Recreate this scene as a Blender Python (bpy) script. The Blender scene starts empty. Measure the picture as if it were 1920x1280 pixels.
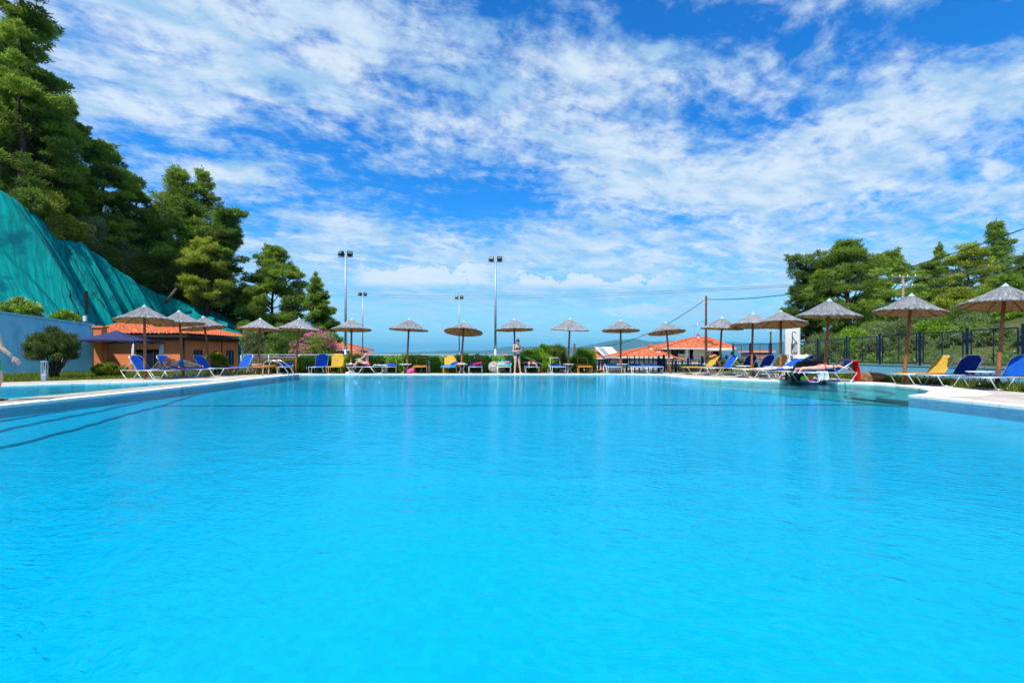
import bpy, math, random
import numpy as np
from mathutils import Vector, Matrix
from mathutils.geometry import tessellate_polygon
R = math.radians
F = 853.33          # focal length in pixels of the 1920 px photograph
HZ = 664.0          # row of the horizon
CAMZ = 0.95
sc = bpy.context.scene
COL = sc.collection

# ---------------------------------------------------------------- camera, sky, sun
cam = bpy.data.cameras.new('camera'); camo = bpy.data.objects.new('camera', cam); COL.objects.link(camo)
cam.lens = 16; cam.sensor_width = 36; cam.shift_y = 24 / 1920; cam.clip_start = 0.05; cam.clip_end = 90000
camo.location = (0, 0, CAMZ); camo.rotation_euler = (R(90), 0, 0)
sc.camera = camo
sc.view_settings.view_transform = 'Standard'; sc.view_settings.look = 'None'
sc.view_settings.exposure = 0.55; sc.view_settings.gamma = 1
sc.cycles.max_bounces = 8; sc.cycles.transparent_max_bounces = 24; sc.cycles.volume_bounces = 0
sc.cycles.caustics_reflective = False; sc.cycles.caustics_refractive = False

SUN_TO = Vector((-0.27, -0.43, 0.86)).normalized()
sun = bpy.data.lights.new('sun', 'SUN'); sun.energy = 4.2; sun.angle = R(0.53); sun.color = (1.0, 0.955, 0.88)
suno = bpy.data.objects.new('sun', sun); COL.objects.link(suno)
suno.rotation_euler = SUN_TO.to_track_quat('Z', 'Y').to_euler()

class NT:
    """small helper to write node trees"""
    def __init__(s, nt): s.nt = nt; s.n = nt.nodes; s.l = nt.links
    def new(s, t, **k):
        n = s.n.new(t)
        for a, b in k.items(): setattr(n, a, b)
        return n
    def put(s, sock, v):
        if v is None: return
        if isinstance(v, bpy.types.NodeSocket): s.l.new(v, sock)
        else: sock.default_value = v
    def m(s, op, a, b=None, c=None, clamp=False):
        n = s.new('ShaderNodeMath', operation=op, use_clamp=clamp)
        s.put(n.inputs[0], a); s.put(n.inputs[1], b); s.put(n.inputs[2], c)
        return n.outputs[0]
    def v(s, op, a, b=None):
        n = s.new('ShaderNodeVectorMath', operation=op)
        s.put(n.inputs[0], a); s.put(n.inputs[1], b)
        return n.outputs['Value'] if op in ('LENGTH', 'DOT_PRODUCT') else n.outputs[0]
    def mr(s, x, a, b, c=0.0, d=1.0, smooth=True):
        n = s.new('ShaderNodeMapRange', interpolation_type='SMOOTHSTEP' if smooth else 'LINEAR')
        s.put(n.inputs[0], x); s.put(n.inputs[1], a); s.put(n.inputs[2], b); s.put(n.inputs[3], c); s.put(n.inputs[4], d)
        return n.outputs[0]
    def mix(s, f, a, b, mode='MIX'):
        n = s.new('ShaderNodeMix', data_type='RGBA', blend_type=mode, clamp_factor=True)
        s.put(n.inputs[0], f); s.put(n.inputs[6], c4(a)); s.put(n.inputs[7], c4(b))
        return n.outputs[2]
    def noise(s, vec, scale, detail=4, rough=0.5, dist=0.0, out='Fac'):
        n = s.new('ShaderNodeTexNoise')
        s.put(n.inputs['Vector'], vec); s.put(n.inputs['Scale'], scale); s.put(n.inputs['Detail'], detail)
        s.put(n.inputs['Roughness'], rough); s.put(n.inputs['Distortion'], dist)
        return n.outputs[out]
    def comb(s, x, y, z=0.0):
        n = s.new('ShaderNodeCombineXYZ'); s.put(n.inputs[0], x); s.put(n.inputs[1], y); s.put(n.inputs[2], z); return n.outputs[0]
    def sep(s, v):
        n = s.new('ShaderNodeSeparateXYZ'); s.put(n.inputs[0], v); return n.outputs
def c4(c):
    if isinstance(c, (tuple, list)) and len(c) == 3: return (*c, 1)
    return c

def build_world():
    w = bpy.data.worlds.new('World'); sc.world = w; w.use_nodes = True
    t = NT(w.node_tree); t.n.clear()
    out = t.new('ShaderNodeOutputWorld'); bg = t.new('ShaderNodeBackground')
    sky = t.new('ShaderNodeTexSky', sky_type='NISHITA')
    sky.sun_disc = False; sky.sun_elevation = math.asin(SUN_TO.z)
    sky.sun_rotation = math.atan2(SUN_TO.x, SUN_TO.y)
    sky.air_density = 1.0; sky.dust_density = 0.4; sky.ozone_density = 2.2
    hsv = t.new('ShaderNodeHueSaturation'); hsv.inputs['Saturation'].default_value = 1.28; hsv.inputs['Value'].default_value = 1.0
    hsv.inputs['Hue'].default_value = 0.5
    t.l.new(sky.outputs[0], hsv.inputs['Color'])
    deep = t.mix(1.0, hsv.outputs[0], (.26, 1.15, 1.75), 'MULTIPLY')
    tc = t.new('ShaderNodeTexCoord'); d = t.v('NORMALIZE', tc.outputs['Generated'])
    s = t.sep(d); X, Y, Z = s[0], s[1], s[2]
    zc = t.m('MAXIMUM', Z, 0.0)
    yy = t.m('MAXIMUM', t.m('ABSOLUTE', Y), 0.08)
    u = t.m('DIVIDE', X, yy); v = t.m('DIVIDE', Z, yy)
    uv = t.comb(u, v)
    k = t.m('DIVIDE', 1.0, t.m('ADD', zc, 0.16))
    p = t.comb(t.m('MULTIPLY', X, k), t.m('MULTIPLY', Y, k))
    def gauss(px, py, rx, ry, ang=0.0):
        cx, cy = (px - 960) / F, (HZ - py) / F
        q = t.v('SUBTRACT', uv, (cx, cy, 0))
        if ang:
            r = t.new('ShaderNodeVectorRotate', rotation_type='Z_AXIS'); t.put(r.inputs['Vector'], q); r.inputs['Angle'].default_value = R(ang); q = r.outputs[0]
        q = t.v('MULTIPLY', q, (F / rx, F / ry, 0))
        return t.m('EXPONENT', t.m('MULTIPLY', t.v('DOT_PRODUCT', q, q), -1.0))
    def total(L):
        a = None
        for g in L:
            x = t.m('MULTIPLY', gauss(*g[:4], g[5] if len(g) > 5 else 0), g[4])
            a = x if a is None else t.m('ADD', a, x)
        return a
    # where the high cloud sheet is open or thick (direction in the sky)
    cover = total([(1130, 30, 170, 60, -.50), (1340, 45, 180, 60, -.55), (1700, 50, 230, 55, -.55), (1880, 20, 160, 60, -.40), (940, 10, 90, 40, -.40),
                   (700, 345, 190, 42, -.40), (930, 340, 160, 50, -.42), (560, 300, 120, 36, -.34), (290, 270, 140, 22, -.42, 10), (470, 385, 130, 28, -.20),
                   (820, 180, 150, 26, -.34, 12), (860, 400, 170, 28, -.40), (1300, 425, 130, 26, -.28), (1480, 215, 140, 28, -.25, -14), (700, 250, 110, 24, -.26), (620, 215, 90, 20, -.16),
                   (1180, 215, 120, 18, -.18), (1640, 430, 120, 40, -.20), (420, 420, 130, 40, -.1),
                   (420, 90, 330, 90, .40, 10), (780, 60, 200, 50, .22), (250, 210, 160, 50, .20), (1130, 310, 200, 60, .34, 14), (1500, 330, 280, 80, .34, -10),
                   (1780, 170, 220, 70, .34, -18), (900, 225, 220, 30, .16, -8), (480, 325, 90, 26, .30), (1050, 110, 200, 36, .22), (1330, 270, 240, 40, .16), (1550, 30, 110, 40, .30),
                   (640, 430, 240, 34, .14), (1000, 470, 500, 34, .16), (1500, 450, 260, 44, .16)])
    # wispy texture on a flat sheet of cloud overhead
    rot = t.new('ShaderNodeVectorRotate', rotation_type='Z_AXIS'); t.put(rot.inputs['Vector'], p); rot.inputs['Angle'].default_value = R(-24)
    warp = t.noise(p, 1.3, 3, .55, out='Color')
    pw = t.v('ADD', rot.outputs[0], t.v('MULTIPLY', t.v('SUBTRACT', warp, (.5, .5, .5)), (.30, .30, 0)))
    st = t.v('MULTIPLY', pw, (1.0, 1.7, 1))
    n1 = t.noise(st, 2.0, 9, .60, .10)
    n2 = t.noise(t.v('MULTIPLY', pw, (2.2, 4.6, 1)), 3.0, 9, .66, .12)
    n3 = t.noise(t.v('MULTIPLY', p, (5.0, 4.0, 1)), 3.0, 7, .62, .15)
    nn = t.m('ADD', t.m('MULTIPLY', n1, .44), t.m('ADD', t.m('MULTIPLY', n2, .28), t.m('MULTIPLY', n3, .28)))
    hi = t.m('ADD', t.m('MULTIPLY', t.m('SUBTRACT', nn, .5), 3.0), t.m('ADD', t.m('MULTIPLY', cover, .62), .635))
    mask = t.mr(hi, .30, .92)
    low = t.mr(v, .03, .22)                                   # the sheet thins out to haze near the horizon
    mask = t.m('MULTIPLY', mask, t.m('MULTIPLY_ADD', low, .75, .25))
    mask = t.m('MULTIPLY', mask, .90)
    # soft low bands
    nb = t.noise(t.v('MULTIPLY', uv, (1.6, 15, 1)), 2.2, 7, .6, .5)
    band = t.m('MULTIPLY', t.mr(nb, .42, .68), t.m('MULTIPLY', t.mr(v, .015, .07), t.mr(v, .34, .18)))
    # little cumulus heads in a row above the horizon
    nc = t.noise(t.v('MULTIPLY', uv, (1, 1.5, 1)), 16, 6, .58)
    top = t.m('MULTIPLY_ADD', t.m('SUBTRACT', nc, .5), .20, v)
    def heads(u0, u1, base, h):
        lim = t.m('MULTIPLY', t.mr(u, u0, u0 + .05), t.mr(u, u1, u1 - .12))
        up = t.mr(t.m('SUBTRACT', top, base), h, h - .012)
        dn = t.mr(v, base - .010, base + .012)
        return t.m('MULTIPLY', lim, t.m('MULTIPLY', up, dn))
    cum = t.m('MAXIMUM', heads(-.36, .02, .152, .040), heads(-.02, .40, .148, .028))
    cum = t.m('MAXIMUM', cum, t.m('MULTIPLY', t.mr(t.m('ADD', gauss(1865, 318, 46, 26), t.m('MULTIPLY', t.m('SUBTRACT', nc, .5), 2.2)), .40, .95), .8))
    cum = t.m('MAXIMUM', cum, t.m('MULTIPLY', t.mr(t.m('ADD', gauss(1190, 583, 75, 15), t.m('MULTIPLY', t.m('SUBTRACT', nc, .5), 1.3)), .40, .75), .5))
    cum = t.m('MAXIMUM', cum, t.m('MULTIPLY', t.mr(t.m('ADD', gauss(1690, 352, 60, 18), t.m('MULTIPLY', t.m('SUBTRACT', nc, .5), 2.2)), .45, 1.0), .5))
    shade = t.m('MULTIPLY', t.m('MULTIPLY', t.mr(v, .095, .13), t.mr(v, .158, .14)), t.mr(t.m('ABSOLUTE', t.m('SUBTRACT', u, .0)), .55, .3))
    hz = t.mr(v, .32, .0)
    base = t.mix(t.m('MULTIPLY', hz, .75), deep, (3.5, 6.5, 8.4))
    base = t.mix(t.m('MULTIPLY', shade, .22), base, (1.4, 3.6, 6.4))
    cl = t.mix(t.mr(t.m('ADD', t.noise(st, 3.6, 7, .6), t.m('MULTIPLY', cover, .12)), .36, .66), (3.0, 4.9, 6.9), (6.3, 7.1, 7.8))
    col = t.mix(mask, base, cl)
    col = t.mix(t.m('MULTIPLY', band, .75), col, (3.9, 5.8, 7.4))
    col = t.mix(t.m('MULTIPLY', cum, .72), col, (7.0, 7.5, 7.9))
    t.l.new(col, bg.inputs['Color']); bg.inputs['Strength'].default_value = 0.088
    t.l.new(bg.outputs[0], out.inputs[0])
build_world()

# ---------------------------------------------------------------- materials
MATS = {}
def mat(name):
    m = bpy.data.materials.new(name); m.use_nodes = True; t = NT(m.node_tree); t.n.clear()
    t.out = t.new('ShaderNodeOutputMaterial'); MATS[name] = m
    return m, t
def pr(t, col, rough=.6, spec=.4, metal=0, normal=None, **k):
    b = t.new('ShaderNodeBsdfPrincipled')
    t.put(b.inputs['Base Color'], c4(col)); t.put(b.inputs['Roughness'], rough); t.put(b.inputs['Metallic'], metal)
    t.put(b.inputs['Specular IOR Level'], spec)
    if normal is not None: t.l.new(normal, b.inputs['Normal'])
    for a, x in k.items(): t.put(b.inputs[a], x)
    return b.outputs[0]
def bump(t, h, strength=.3, dist=.02, normal=None):
    b = t.new('ShaderNodeBump'); t.put(b.inputs['Height'], h); b.inputs['Strength'].default_value = strength; b.inputs['Distance'].default_value = dist
    if normal is not None: t.l.new(normal, b.inputs['Normal'])
    return b.outputs[0]
def plain(name, col, rough=.55, spec=.4, metal=0, var=.12, scale=6, bmp=0.0):
    """one colour with slight wear: darker and lighter patches"""
    m, t = mat(name)
    tc = t.new('ShaderNodeTexCoord').outputs['Object']
    n = t.noise(tc, scale, 5, .6)
    c = t.mix(t.mr(n, .3, .7), tuple(x * (1 - var) for x in col), tuple(min(1, x * (1 + var)) for x in col))
    nm = bump(t, t.noise(tc, scale * 8, 3, .6), .35, bmp) if bmp else None
    t.l.new(pr(t, c, rough, spec, metal, nm), t.out.inputs[0]); return m
def fabric(name, col, transl=.25):
    m, t = mat(name)
    tc = t.new('ShaderNodeTexCoord').outputs['Object']
    n = t.noise(tc, 7, 4, .6)
    c = t.mix(t.mr(n, .3, .7), tuple(x * .86 for x in col), tuple(min(1, x * 1.1) for x in col))
    wv = t.noise(t.v('MULTIPLY', tc, (1, 1, 1)), 60, 2, .5)
    b = pr(t, c, .75, .2, 0, bump(t, t.m('ADD', wv, t.m('MULTIPLY', n, 1.5)), .4, .01))
    tr = t.new('ShaderNodeBsdfTranslucent'); t.l.new(c, tr.inputs[0])
    mx = t.new('ShaderNodeMixShader'); mx.inputs[0].default_value = transl
    t.l.new(b, mx.inputs[1]); t.l.new(tr.outputs[0], mx.inputs[2]); t.l.new(mx.outputs[0], t.out.inputs[0]); return m
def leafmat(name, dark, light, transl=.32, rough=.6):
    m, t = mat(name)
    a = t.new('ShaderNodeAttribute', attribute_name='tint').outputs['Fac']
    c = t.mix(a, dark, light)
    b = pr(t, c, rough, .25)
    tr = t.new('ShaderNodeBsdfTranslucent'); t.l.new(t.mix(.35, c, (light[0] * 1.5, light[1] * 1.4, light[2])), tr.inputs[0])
    mx = t.new('ShaderNodeMixShader'); mx.inputs[0].default_value = transl
    t.l.new(b, mx.inputs[1]); t.l.new(tr.outputs[0], mx.inputs[2]); t.l.new(mx.outputs[0], t.out.inputs[0]); return m

fabric('blue_cloth', (.008, .13, .62)); fabric('navy_cloth', (.006, .03, .25)); fabric('yellow_cloth', (.72, .46, .06)); fabric('orange_cloth', (.80, .26, .02))
fabric('sky_cloth', (.02, .27, .66)); fabric('red_cloth', (.75, .012, .02), .12); fabric('grey_cloth', (.34, .36, .38), .1); fabric('white_cloth', (.72, .74, .78), .12)
fabric('pink_cloth', (.75, .08, .35), .15); fabric('pale_pink_cloth', (.75, .50, .55), .1); fabric('cyan_cloth', (.05, .50, .62), .15); fabric('gazebo_cloth', (.035, .045, .13), .12)
plain('aluminium', (.58, .60, .62), .32, .5, .35, .08); plain('white_frame', (.72, .72, .70), .4, .5, 0, .06); plain('yellow_frame', (.62, .34, .05), .4, .5, 0, .1)
plain('steel', (.62, .64, .66), .16, .5, 1, .04); plain('black_metal', (.012, .014, .018), .4); plain('navy_metal', (.003, .014, .05), .6, .2, 0, .2)
plain('galvanised', (.30, .42, .50), .45, .5, .3, .08); plain('rail_grey', (.36, .44, .50), .4, .5, .2, .06)
plain('pole_wood', (.30, .105, .040), .55, .4, 0, .3, 9, .003); plain('utility_wood', (.115, .050, .038), .8, .2, 0, .3, 5, .006); plain('pale_wood', (.30, .22, .17), .8, .2, 0, .3, 5, .004)
plain('bark', (.060, .045, .038), .9, .15, 0, .4, 5, .02); plain('grey_bark', (.10, .09, .08), .9, .15, 0, .35, 5, .02)
plain('rib_wood', (.12, .07, .04), .7); plain('cap_blue', (.35, .55, .62), .5)
plain('orange_wall', (.76, .225, .080), .85, .2, 0, .07, 1.3, .004); plain('white_wall', (.68, .68, .66), .85, .2, 0, .05, 1.0, .003); plain('cream_wall', (.55, .50, .42), .85, .2, 0, .06, 1.0, .003)
plain('brown_wall', (.20, .13, .08), .85, .2, 0, .12, 2, .004); plain('maroon_wall', (.15, .035, .03), .85, .2, 0, .1, 1); plain('pink_wall', (.45, .20, .19), .85, .2, 0, .1, 1)
plain('light_blue_wall', (.17, .46, .66), .8, .25, 0, .07, 1.2, .003); plain('cyan_wall', (.03, .38, .66), .7, .3, 0, .08, 1.5)
plain('skin_light', (.66, .37, .27), .5, .4, 0, .05, 9); plain('skin_tan', (.56, .27, .17), .5, .4, 0, .05, 9)
plain('hair_dark', (.018, .011, .009), .45, .4, 0, .3, 30); plain('hair_red', (.20, .06, .025), .5, .4, 0, .3, 30); plain('hair_brown', (.14, .07, .035), .5, .4, 0, .3, 30)
plain('bikini_dark', (.02, .035, .035), .6); plain('green_cloth', (.01, .36, .10), .7); plain('bikini_pink', (.75, .05, .14), .6); plain('lip', (.38, .08, .07), .5); plain('eye_dark', (.02, .015, .012), .2)
plain('orange_plastic', (.85, .16, .01), .35); plain('yellow_plastic', (.80, .55, .02), .35); plain('white_plastic', (.75, .76, .78), .35, .5, 0, .04); plain('shadow_grey', (.33, .36, .38), .45, .5, 0, .1)
plain('dark_bundle', (.02, .017, .020), .75, .3, 0, .5, 5, .02); plain('glass_dark', (.015, .022, .03), .08, .6, 0, .1); plain('lamp_glass', (.10, .12, .12), .5, .3)
plain('cable', (.012, .012, .015), .6); plain('thin_wire', (.10, .16, .22), .6); plain('solar_white', (.78, .80, .82), .3); plain('solar_grey', (.20, .27, .32), .2)
plain('dark_soffit', (.02, .025, .04), .7); plain('straw', (.20, .12, .055), .9, .1, 0, .45, 9, .03); plain('red_plastic', (.70, .02, .02), .4); plain('blue_plastic', (.01, .06, .5), .4)
plain('seam', (.004, .02, .025), .8); plain('pool_line', (.004, .03, .13), .4); plain('step_line', (.003, .23, .42), .4); plain('reed', (.16, .12, .085), .85, .2, 0, .3, 8, .01)

def m_rock(name, a, b):
    m, t = mat(name); tc = t.new('ShaderNodeTexCoord').outputs['Object']
    n = t.noise(tc, 5, 8, .7); v = t.new('ShaderNodeTexVoronoi', feature='DISTANCE_TO_EDGE'); t.put(v.inputs['Vector'], tc); v.inputs['Scale'].default_value = 6
    c = t.mix(t.mr(n, .35, .65), a, b); c = t.mix(t.mr(v.outputs['Distance'], .0, .06, .7, 0.), c, tuple(x * .25 for x in a))
    t.l.new(pr(t, c, .9, .15, 0, bump(t, t.m('ADD', n, v.outputs['Distance']), .8, .08)), t.out.inputs[0])
m_rock('rock_white', (.22, .22, .21), (.58, .57, .53)); m_rock('rock_pink', (.28, .19, .17), (.50, .38, .34))

def m_tiles():
    m, t = mat('roof_tiles'); tc = t.new('ShaderNodeTexCoord').outputs['UV']
    s = t.sep(tc)
    wx = t.m('ABSOLUTE', t.m('SINE', t.m('MULTIPLY', s[0], math.pi / .22)))
    fy = t.m('FRACT', t.m('MULTIPLY', s[1], 1 / .36))
    cell = t.comb(t.m('FLOOR', t.m('MULTIPLY', s[0], 1 / .22)), t.m('FLOOR', t.m('MULTIPLY', s[1], 1 / .36)))
    wn = t.new('ShaderNodeTexWhiteNoise'); t.put(wn.inputs['Vector'], cell)
    c = t.mix(wn.outputs['Value'], (.46, .095, .035), (.70, .20, .080))
    c = t.mix(t.mr(t.noise(tc, 1.1, 5, .6), .6, .85, 0, .5), c, (.40, .14, .07))
    h = t.m('ADD', t.m('MULTIPLY', wx, .8), t.m('MULTIPLY', fy, .35))
    t.l.new(pr(t, c, .75, .25, 0, bump(t, h, 1.0, .09)), t.out.inputs[0])
    m2 = m.copy(); m2.name = 'roof_orange'; MATS['roof_orange'] = m2
m_tiles()
def m_bluewall():
    m, t = mat('blue_wall'); tc = t.new('ShaderNodeTexCoord').outputs['Object']
    n = t.noise(t.v('MULTIPLY', tc, (1, 1, .35)), 2.2, 7, .65)
    c = t.mix(t.mr(n, .42, .70), (.22, .54, .76), (.14, .42, .66))
    t.l.new(pr(t, c, .8, .25, 0, bump(t, t.noise(tc, 30, 3), .3, .004)), t.out.inputs[0])
m_bluewall()
def m_thatch(name, a, b, cgap, k=72, tl=.2):
    m, t = mat(name); tc = t.new('ShaderNodeTexCoord').outputs['Object']; s = t.sep(tc)
    ang = t.m('ARCTAN2', s[1], s[0]); rad = t.v('LENGTH', t.comb(s[0], s[1]))
    warp = t.m('MULTIPLY', t.m('SUBTRACT', t.noise(tc, 7, 3), .5), .22); rnd_ = t.new('ShaderNodeObjectInfo').outputs['Random']
    q = t.comb(t.m('MULTIPLY', t.m('ADD', ang, warp), k * .16), t.m('MULTIPLY', rad, .9), t.m('MULTIPLY', rad, .5))
    n = t.noise(q, 3.0, 6, .72); n2 = t.noise(t.v('MULTIPLY', q, (3.2, 1.2, 1)), 3.3, 4, .7)
    c = t.mix(t.mr(n, .36, .62), a, b); c = t.mix(t.mr(n2, .50, .66, 0, .8), c, cgap); c = t.mix(t.m('MULTIPLY', rnd_, .30), c, (.17, .18, .20) if tl < .5 else (.45, .25, .1))
    b = pr(t, c, .9, .15, 0, bump(t, t.m('ADD', n, n2), .9, .05)); tr = t.new('ShaderNodeBsdfTranslucent'); t.l.new(t.mix(.5, c, (.75, .42, .18)), tr.inputs[0])
    mx = t.new('ShaderNodeMixShader'); mx.inputs[0].default_value = tl; t.l.new(b, mx.inputs[1]); t.l.new(tr.outputs[0], mx.inputs[2]); t.l.new(mx.outputs[0], t.out.inputs[0])
m_thatch('thatch', (.24, .27, .30), (.78, .84, .90), (.10, .10, .105), 72, .32); m_thatch('reed_under', (.50, .27, .10), (.85, .55, .27), (.22, .11, .05), 60, .6)
def m_net():
    m, t = mat('green_net'); tc = t.new('ShaderNodeTexCoord').outputs['UV']
    q = t.v('MULTIPLY', tc, (1.0, .06, 1)); n = t.noise(q, 5, 6, .6)
    n2 = t.noise(tc, .4, 4, .6)
    c = t.mix(t.mr(n, .35, .65), (.000, .15, .15), (.000, .28, .26)); c = t.mix(t.mr(n2, .48, .66), c, (.0, .10, .13))
    t.l.new(pr(t, c, .9, .08, 0, bump(t, n, .25, .05)), t.out.inputs[0])
m_net()
def m_ground():
    m, t = mat('ground'); g = t.new('ShaderNodeNewGeometry').outputs['Position']
    n = t.noise(g, .35, 8, .65); n2 = t.noise(g, 6, 5, .7)
    c = t.mix(t.mr(n, .38, .6), (.045, .085, .020), (.115, .105, .045)); c = t.mix(t.mr(n2, .5, .7), c, (.06, .10, .02))
    t.l.new(pr(t, c, .95, .1, 0, bump(t, t.m('ADD', n, n2), .8, .15)), t.out.inputs[0])
    m, t = mat('lawn'); g = t.new('ShaderNodeNewGeometry').outputs['Position']
    n = t.noise(g, 1.2, 8, .7); n2 = t.noise(g, 45, 3, .7)
    c = t.mix(t.mr(n, .38, .62), (.075, .135, .012), (.19, .20, .030)); c = t.mix(t.mr(n2, .4, .7), c, (.035, .075, .008))
    t.l.new(pr(t, c, .95, .1, 0, bump(t, n2, .9, .04)), t.out.inputs[0])
    m, t = mat('hill'); g = t.new('ShaderNodeNewGeometry').outputs['Position']
    n = t.noise(g, .0012, 6, .6); c = t.mix(n, (.03, .07, .04), (.09, .11, .06))
    t.l.new(pr(t, c, .95, .1), t.out.inputs[0])
    m, t = mat('sea'); g = t.new('ShaderNodeNewGeometry').outputs['Position']
    t.l.new(pr(t, (.002, .14, .32), .5, .25, 0, bump(t, t.noise(g, .08, 5, .6), .5, 1.5)), t.out.inputs[0])
m_ground()
def m_deck():
    m, t = mat('gravel_deck'); g = t.new('ShaderNodeNewGeometry').outputs['Position']
    v = t.new('ShaderNodeTexVoronoi'); t.put(v.inputs['Vector'], g); v.inputs['Scale'].default_value = 26
    n = t.noise(g, 1.1, 6, .6)
    c = t.mix(t.sep(v.outputs['Color'])[0], (.20, .20, .19), (.52, .50, .46)); c = t.mix(t.mr(n, .5, .75), c, (.24, .23, .20))
    t.l.new(pr(t, c, .85, .2, 0, bump(t, v.outputs['Distance'], .5, .01)), t.out.inputs[0])
    m, t = mat('pink_paving'); g = t.new('ShaderNodeNewGeometry').outputs['Position']
    n = t.noise(g, 1.4, 6, .65); n2 = t.noise(g, 40, 3, .7)
    c = t.mix(t.mr(n, .35, .68), (.42, .36, .31), (.56, .50, .44)); c = t.mix(t.mr(n2, .5, .7, 0, .5), c, (.30, .28, .25))
    br = t.new('ShaderNodeTexBrick'); t.put(br.inputs['Vector'], g); br.inputs['Scale'].default_value = 1.0; br.inputs['Mortar Size'].default_value = .012
    br.inputs['Brick Width'].default_value = .4; br.inputs['Row Height'].default_value = .4; br.offset = 0
    c = t.mix(br.outputs['Fac'], c, (.25, .22, .19))
    t.l.new(pr(t, c, .85, .2, 0, bump(t, n2, .3, .01)), t.out.inputs[0])
    for nm, a, b in (('coping_white', (.72, .70, .65), (.82, .80, .76)), ('coping_cream', (.58, .50, .41), (.66, .60, .50)), ('coping_pink', (.55, .40, .36), (.62, .48, .43)), ('coping_stone', (.34, .31, .24), (.46, .41, .33))):
        m, t = mat(nm); g = t.new('ShaderNodeNewGeometry').outputs['Position']
        n = t.noise(g, 2.2, 7, .7); c = t.mix(t.mr(n, .35, .65), a, b); c = t.mix(t.mr(t.noise(g, 14, 4, .7), .62, .75, 0, .5), c, tuple(x * .6 for x in a))
        br = t.new('ShaderNodeTexBrick'); t.put(br.inputs['Vector'], g); br.inputs['Scale'].default_value = 1.0; br.inputs['Mortar Size'].default_value = .006
        br.inputs['Brick Width'].default_value = .5; br.inputs['Row Height'].default_value = .5; br.offset = 0
        c = t.mix(t.m('MULTIPLY', br.outputs['Fac'], .5), c, (.30, .27, .22))
        t.l.new(pr(t, c, .7, .3, 0, bump(t, n, .2, .01)), t.out.inputs[0])
    # mosaic: small glazed tiles of a pool shell
    for nm, a, b, gr in (('pool_tile', (.002, .435, .62), (.003, .49, .68), (.003, .44, .60)), ('pool_wall_tile', (.002, .10, .27), (.004, .16, .38), (.003, .13, .30)), ('step_tile', (.003, .36, .34), (.006, .46, .42), (.004, .30, .30)), ('kids_tile', (.10, .55, .66), (.14, .62, .72), (.15, .5, .6))):
        m, t = mat(nm); g = t.new('ShaderNodeNewGeometry').outputs['Position']
        f = t.v('FLOOR', t.v('MULTIPLY', g, (22, 22, 22))); w = t.new('ShaderNodeTexWhiteNoise'); t.put(w.inputs['Vector'], f)
        c = t.mix(w.outputs['Value'], a, b); c = t.mix(t.mr(t.noise(g, .35, 4, .6), .4, .7, 0, .35), c, gr)
        t.l.new(pr(t, c, .5, .2), t.out.inputs[0])
m_deck()
def m_water(name, tint, ior, bs, k=1.0):
    m, t = mat(name); g = t.new('ShaderNodeNewGeometry').outputs['Position']
    w = t.v('ADD', g, t.v('MULTIPLY', t.v('SUBTRACT', t.noise(g, .9, 2, .5, out='Color'), (.5, .5, .5)), (.6, .6, 0)))
    rt = t.new('ShaderNodeVectorRotate', rotation_type='Z_AXIS'); t.put(rt.inputs['Vector'], w); rt.inputs['Angle'].default_value = R(24)
    q = t.v('MULTIPLY', rt.outputs[0], (.62, 1.25, 1))
    h1 = t.noise(q, 19, 3, .55, .4); h2 = t.noise(q, 4.2, 2, .5, .3); h3 = t.noise(g, 34, 2, .5)
    calm = t.m('MULTIPLY', t.mr(t.sep(g)[1], 5.0, 19.0, 1.0, .18), t.mr(t.sep(g)[1], 1.0, 5.0, .62, .9))
    patch = t.mr(t.noise(g, .22, 3, .5), .35, .65, .55, 1.25)
    h = t.m('ADD', t.m('MULTIPLY', t.m('MULTIPLY', h1, patch), 1.0), t.m('ADD', t.m('MULTIPLY', h2, 1.1), t.m('MULTIPLY', h3, .22))); h = t.m('MULTIPLY', h, calm)
    nrm = bump(t, h, 1.0, bs)
    fr = t.new('ShaderNodeFresnel'); fr.inputs['IOR'].default_value = ior; t.l.new(nrm, fr.inputs['Normal'])
    gl = t.new('ShaderNodeBsdfGlossy'); gl.inputs['Roughness'].default_value = .03; gl.inputs['Color'].default_value = (.38, .88, 1, 1); t.l.new(nrm, gl.inputs['Normal'])
    tr = t.new('ShaderNodeBsdfTransparent'); t.put(tr.inputs[0], c4(tint))
    mx = t.new('ShaderNodeMixShader'); t.l.new(t.m('MULTIPLY', fr.outputs[0], k, clamp=True), mx.inputs[0])
    t.l.new(tr.outputs[0], mx.inputs[1]); t.l.new(gl.outputs[0], mx.inputs[2]); t.l.new(mx.outputs[0], t.out.inputs[0])
m_water('pool_water', (.04, .88, .99), 1.28, .019)
m_water('kids_water', (.20, .90, .97), 1.26, .012)
leafmat('pine', (.035, .085, .014), (.290, .420, .050), .4); leafmat('pine_yellow', (.085, .135, .012), (.400, .470, .055), .4); leafmat('pine_dark', (.028, .070, .016), (.210, .330, .050), .4)
leafmat('olive', (.055, .090, .030), (.260, .340, .130)); leafmat('hedge_leaf', (.035, .105, .008), (.300, .500, .030), .2, .4); leafmat('juniper', (.025, .052, .012), (.170, .240, .050))
leafmat('lime_leaf', (.040, .075, .004), (.290, .350, .020)); leafmat('golden_leaf', (.060, .080, .004), (.420, .400, .030)); leafmat('blossom_pink', (.55, .06, .26), (.85, .25, .50), .3); leafmat('blossom_yellow', (.55, .36, .10), (.85, .68, .28), .3)
leafmat('grass_blade', (.05, .09, .008), (.20, .26, .03)); leafmat('feather', (.045, .085, .012), (.20, .28, .045))

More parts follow.
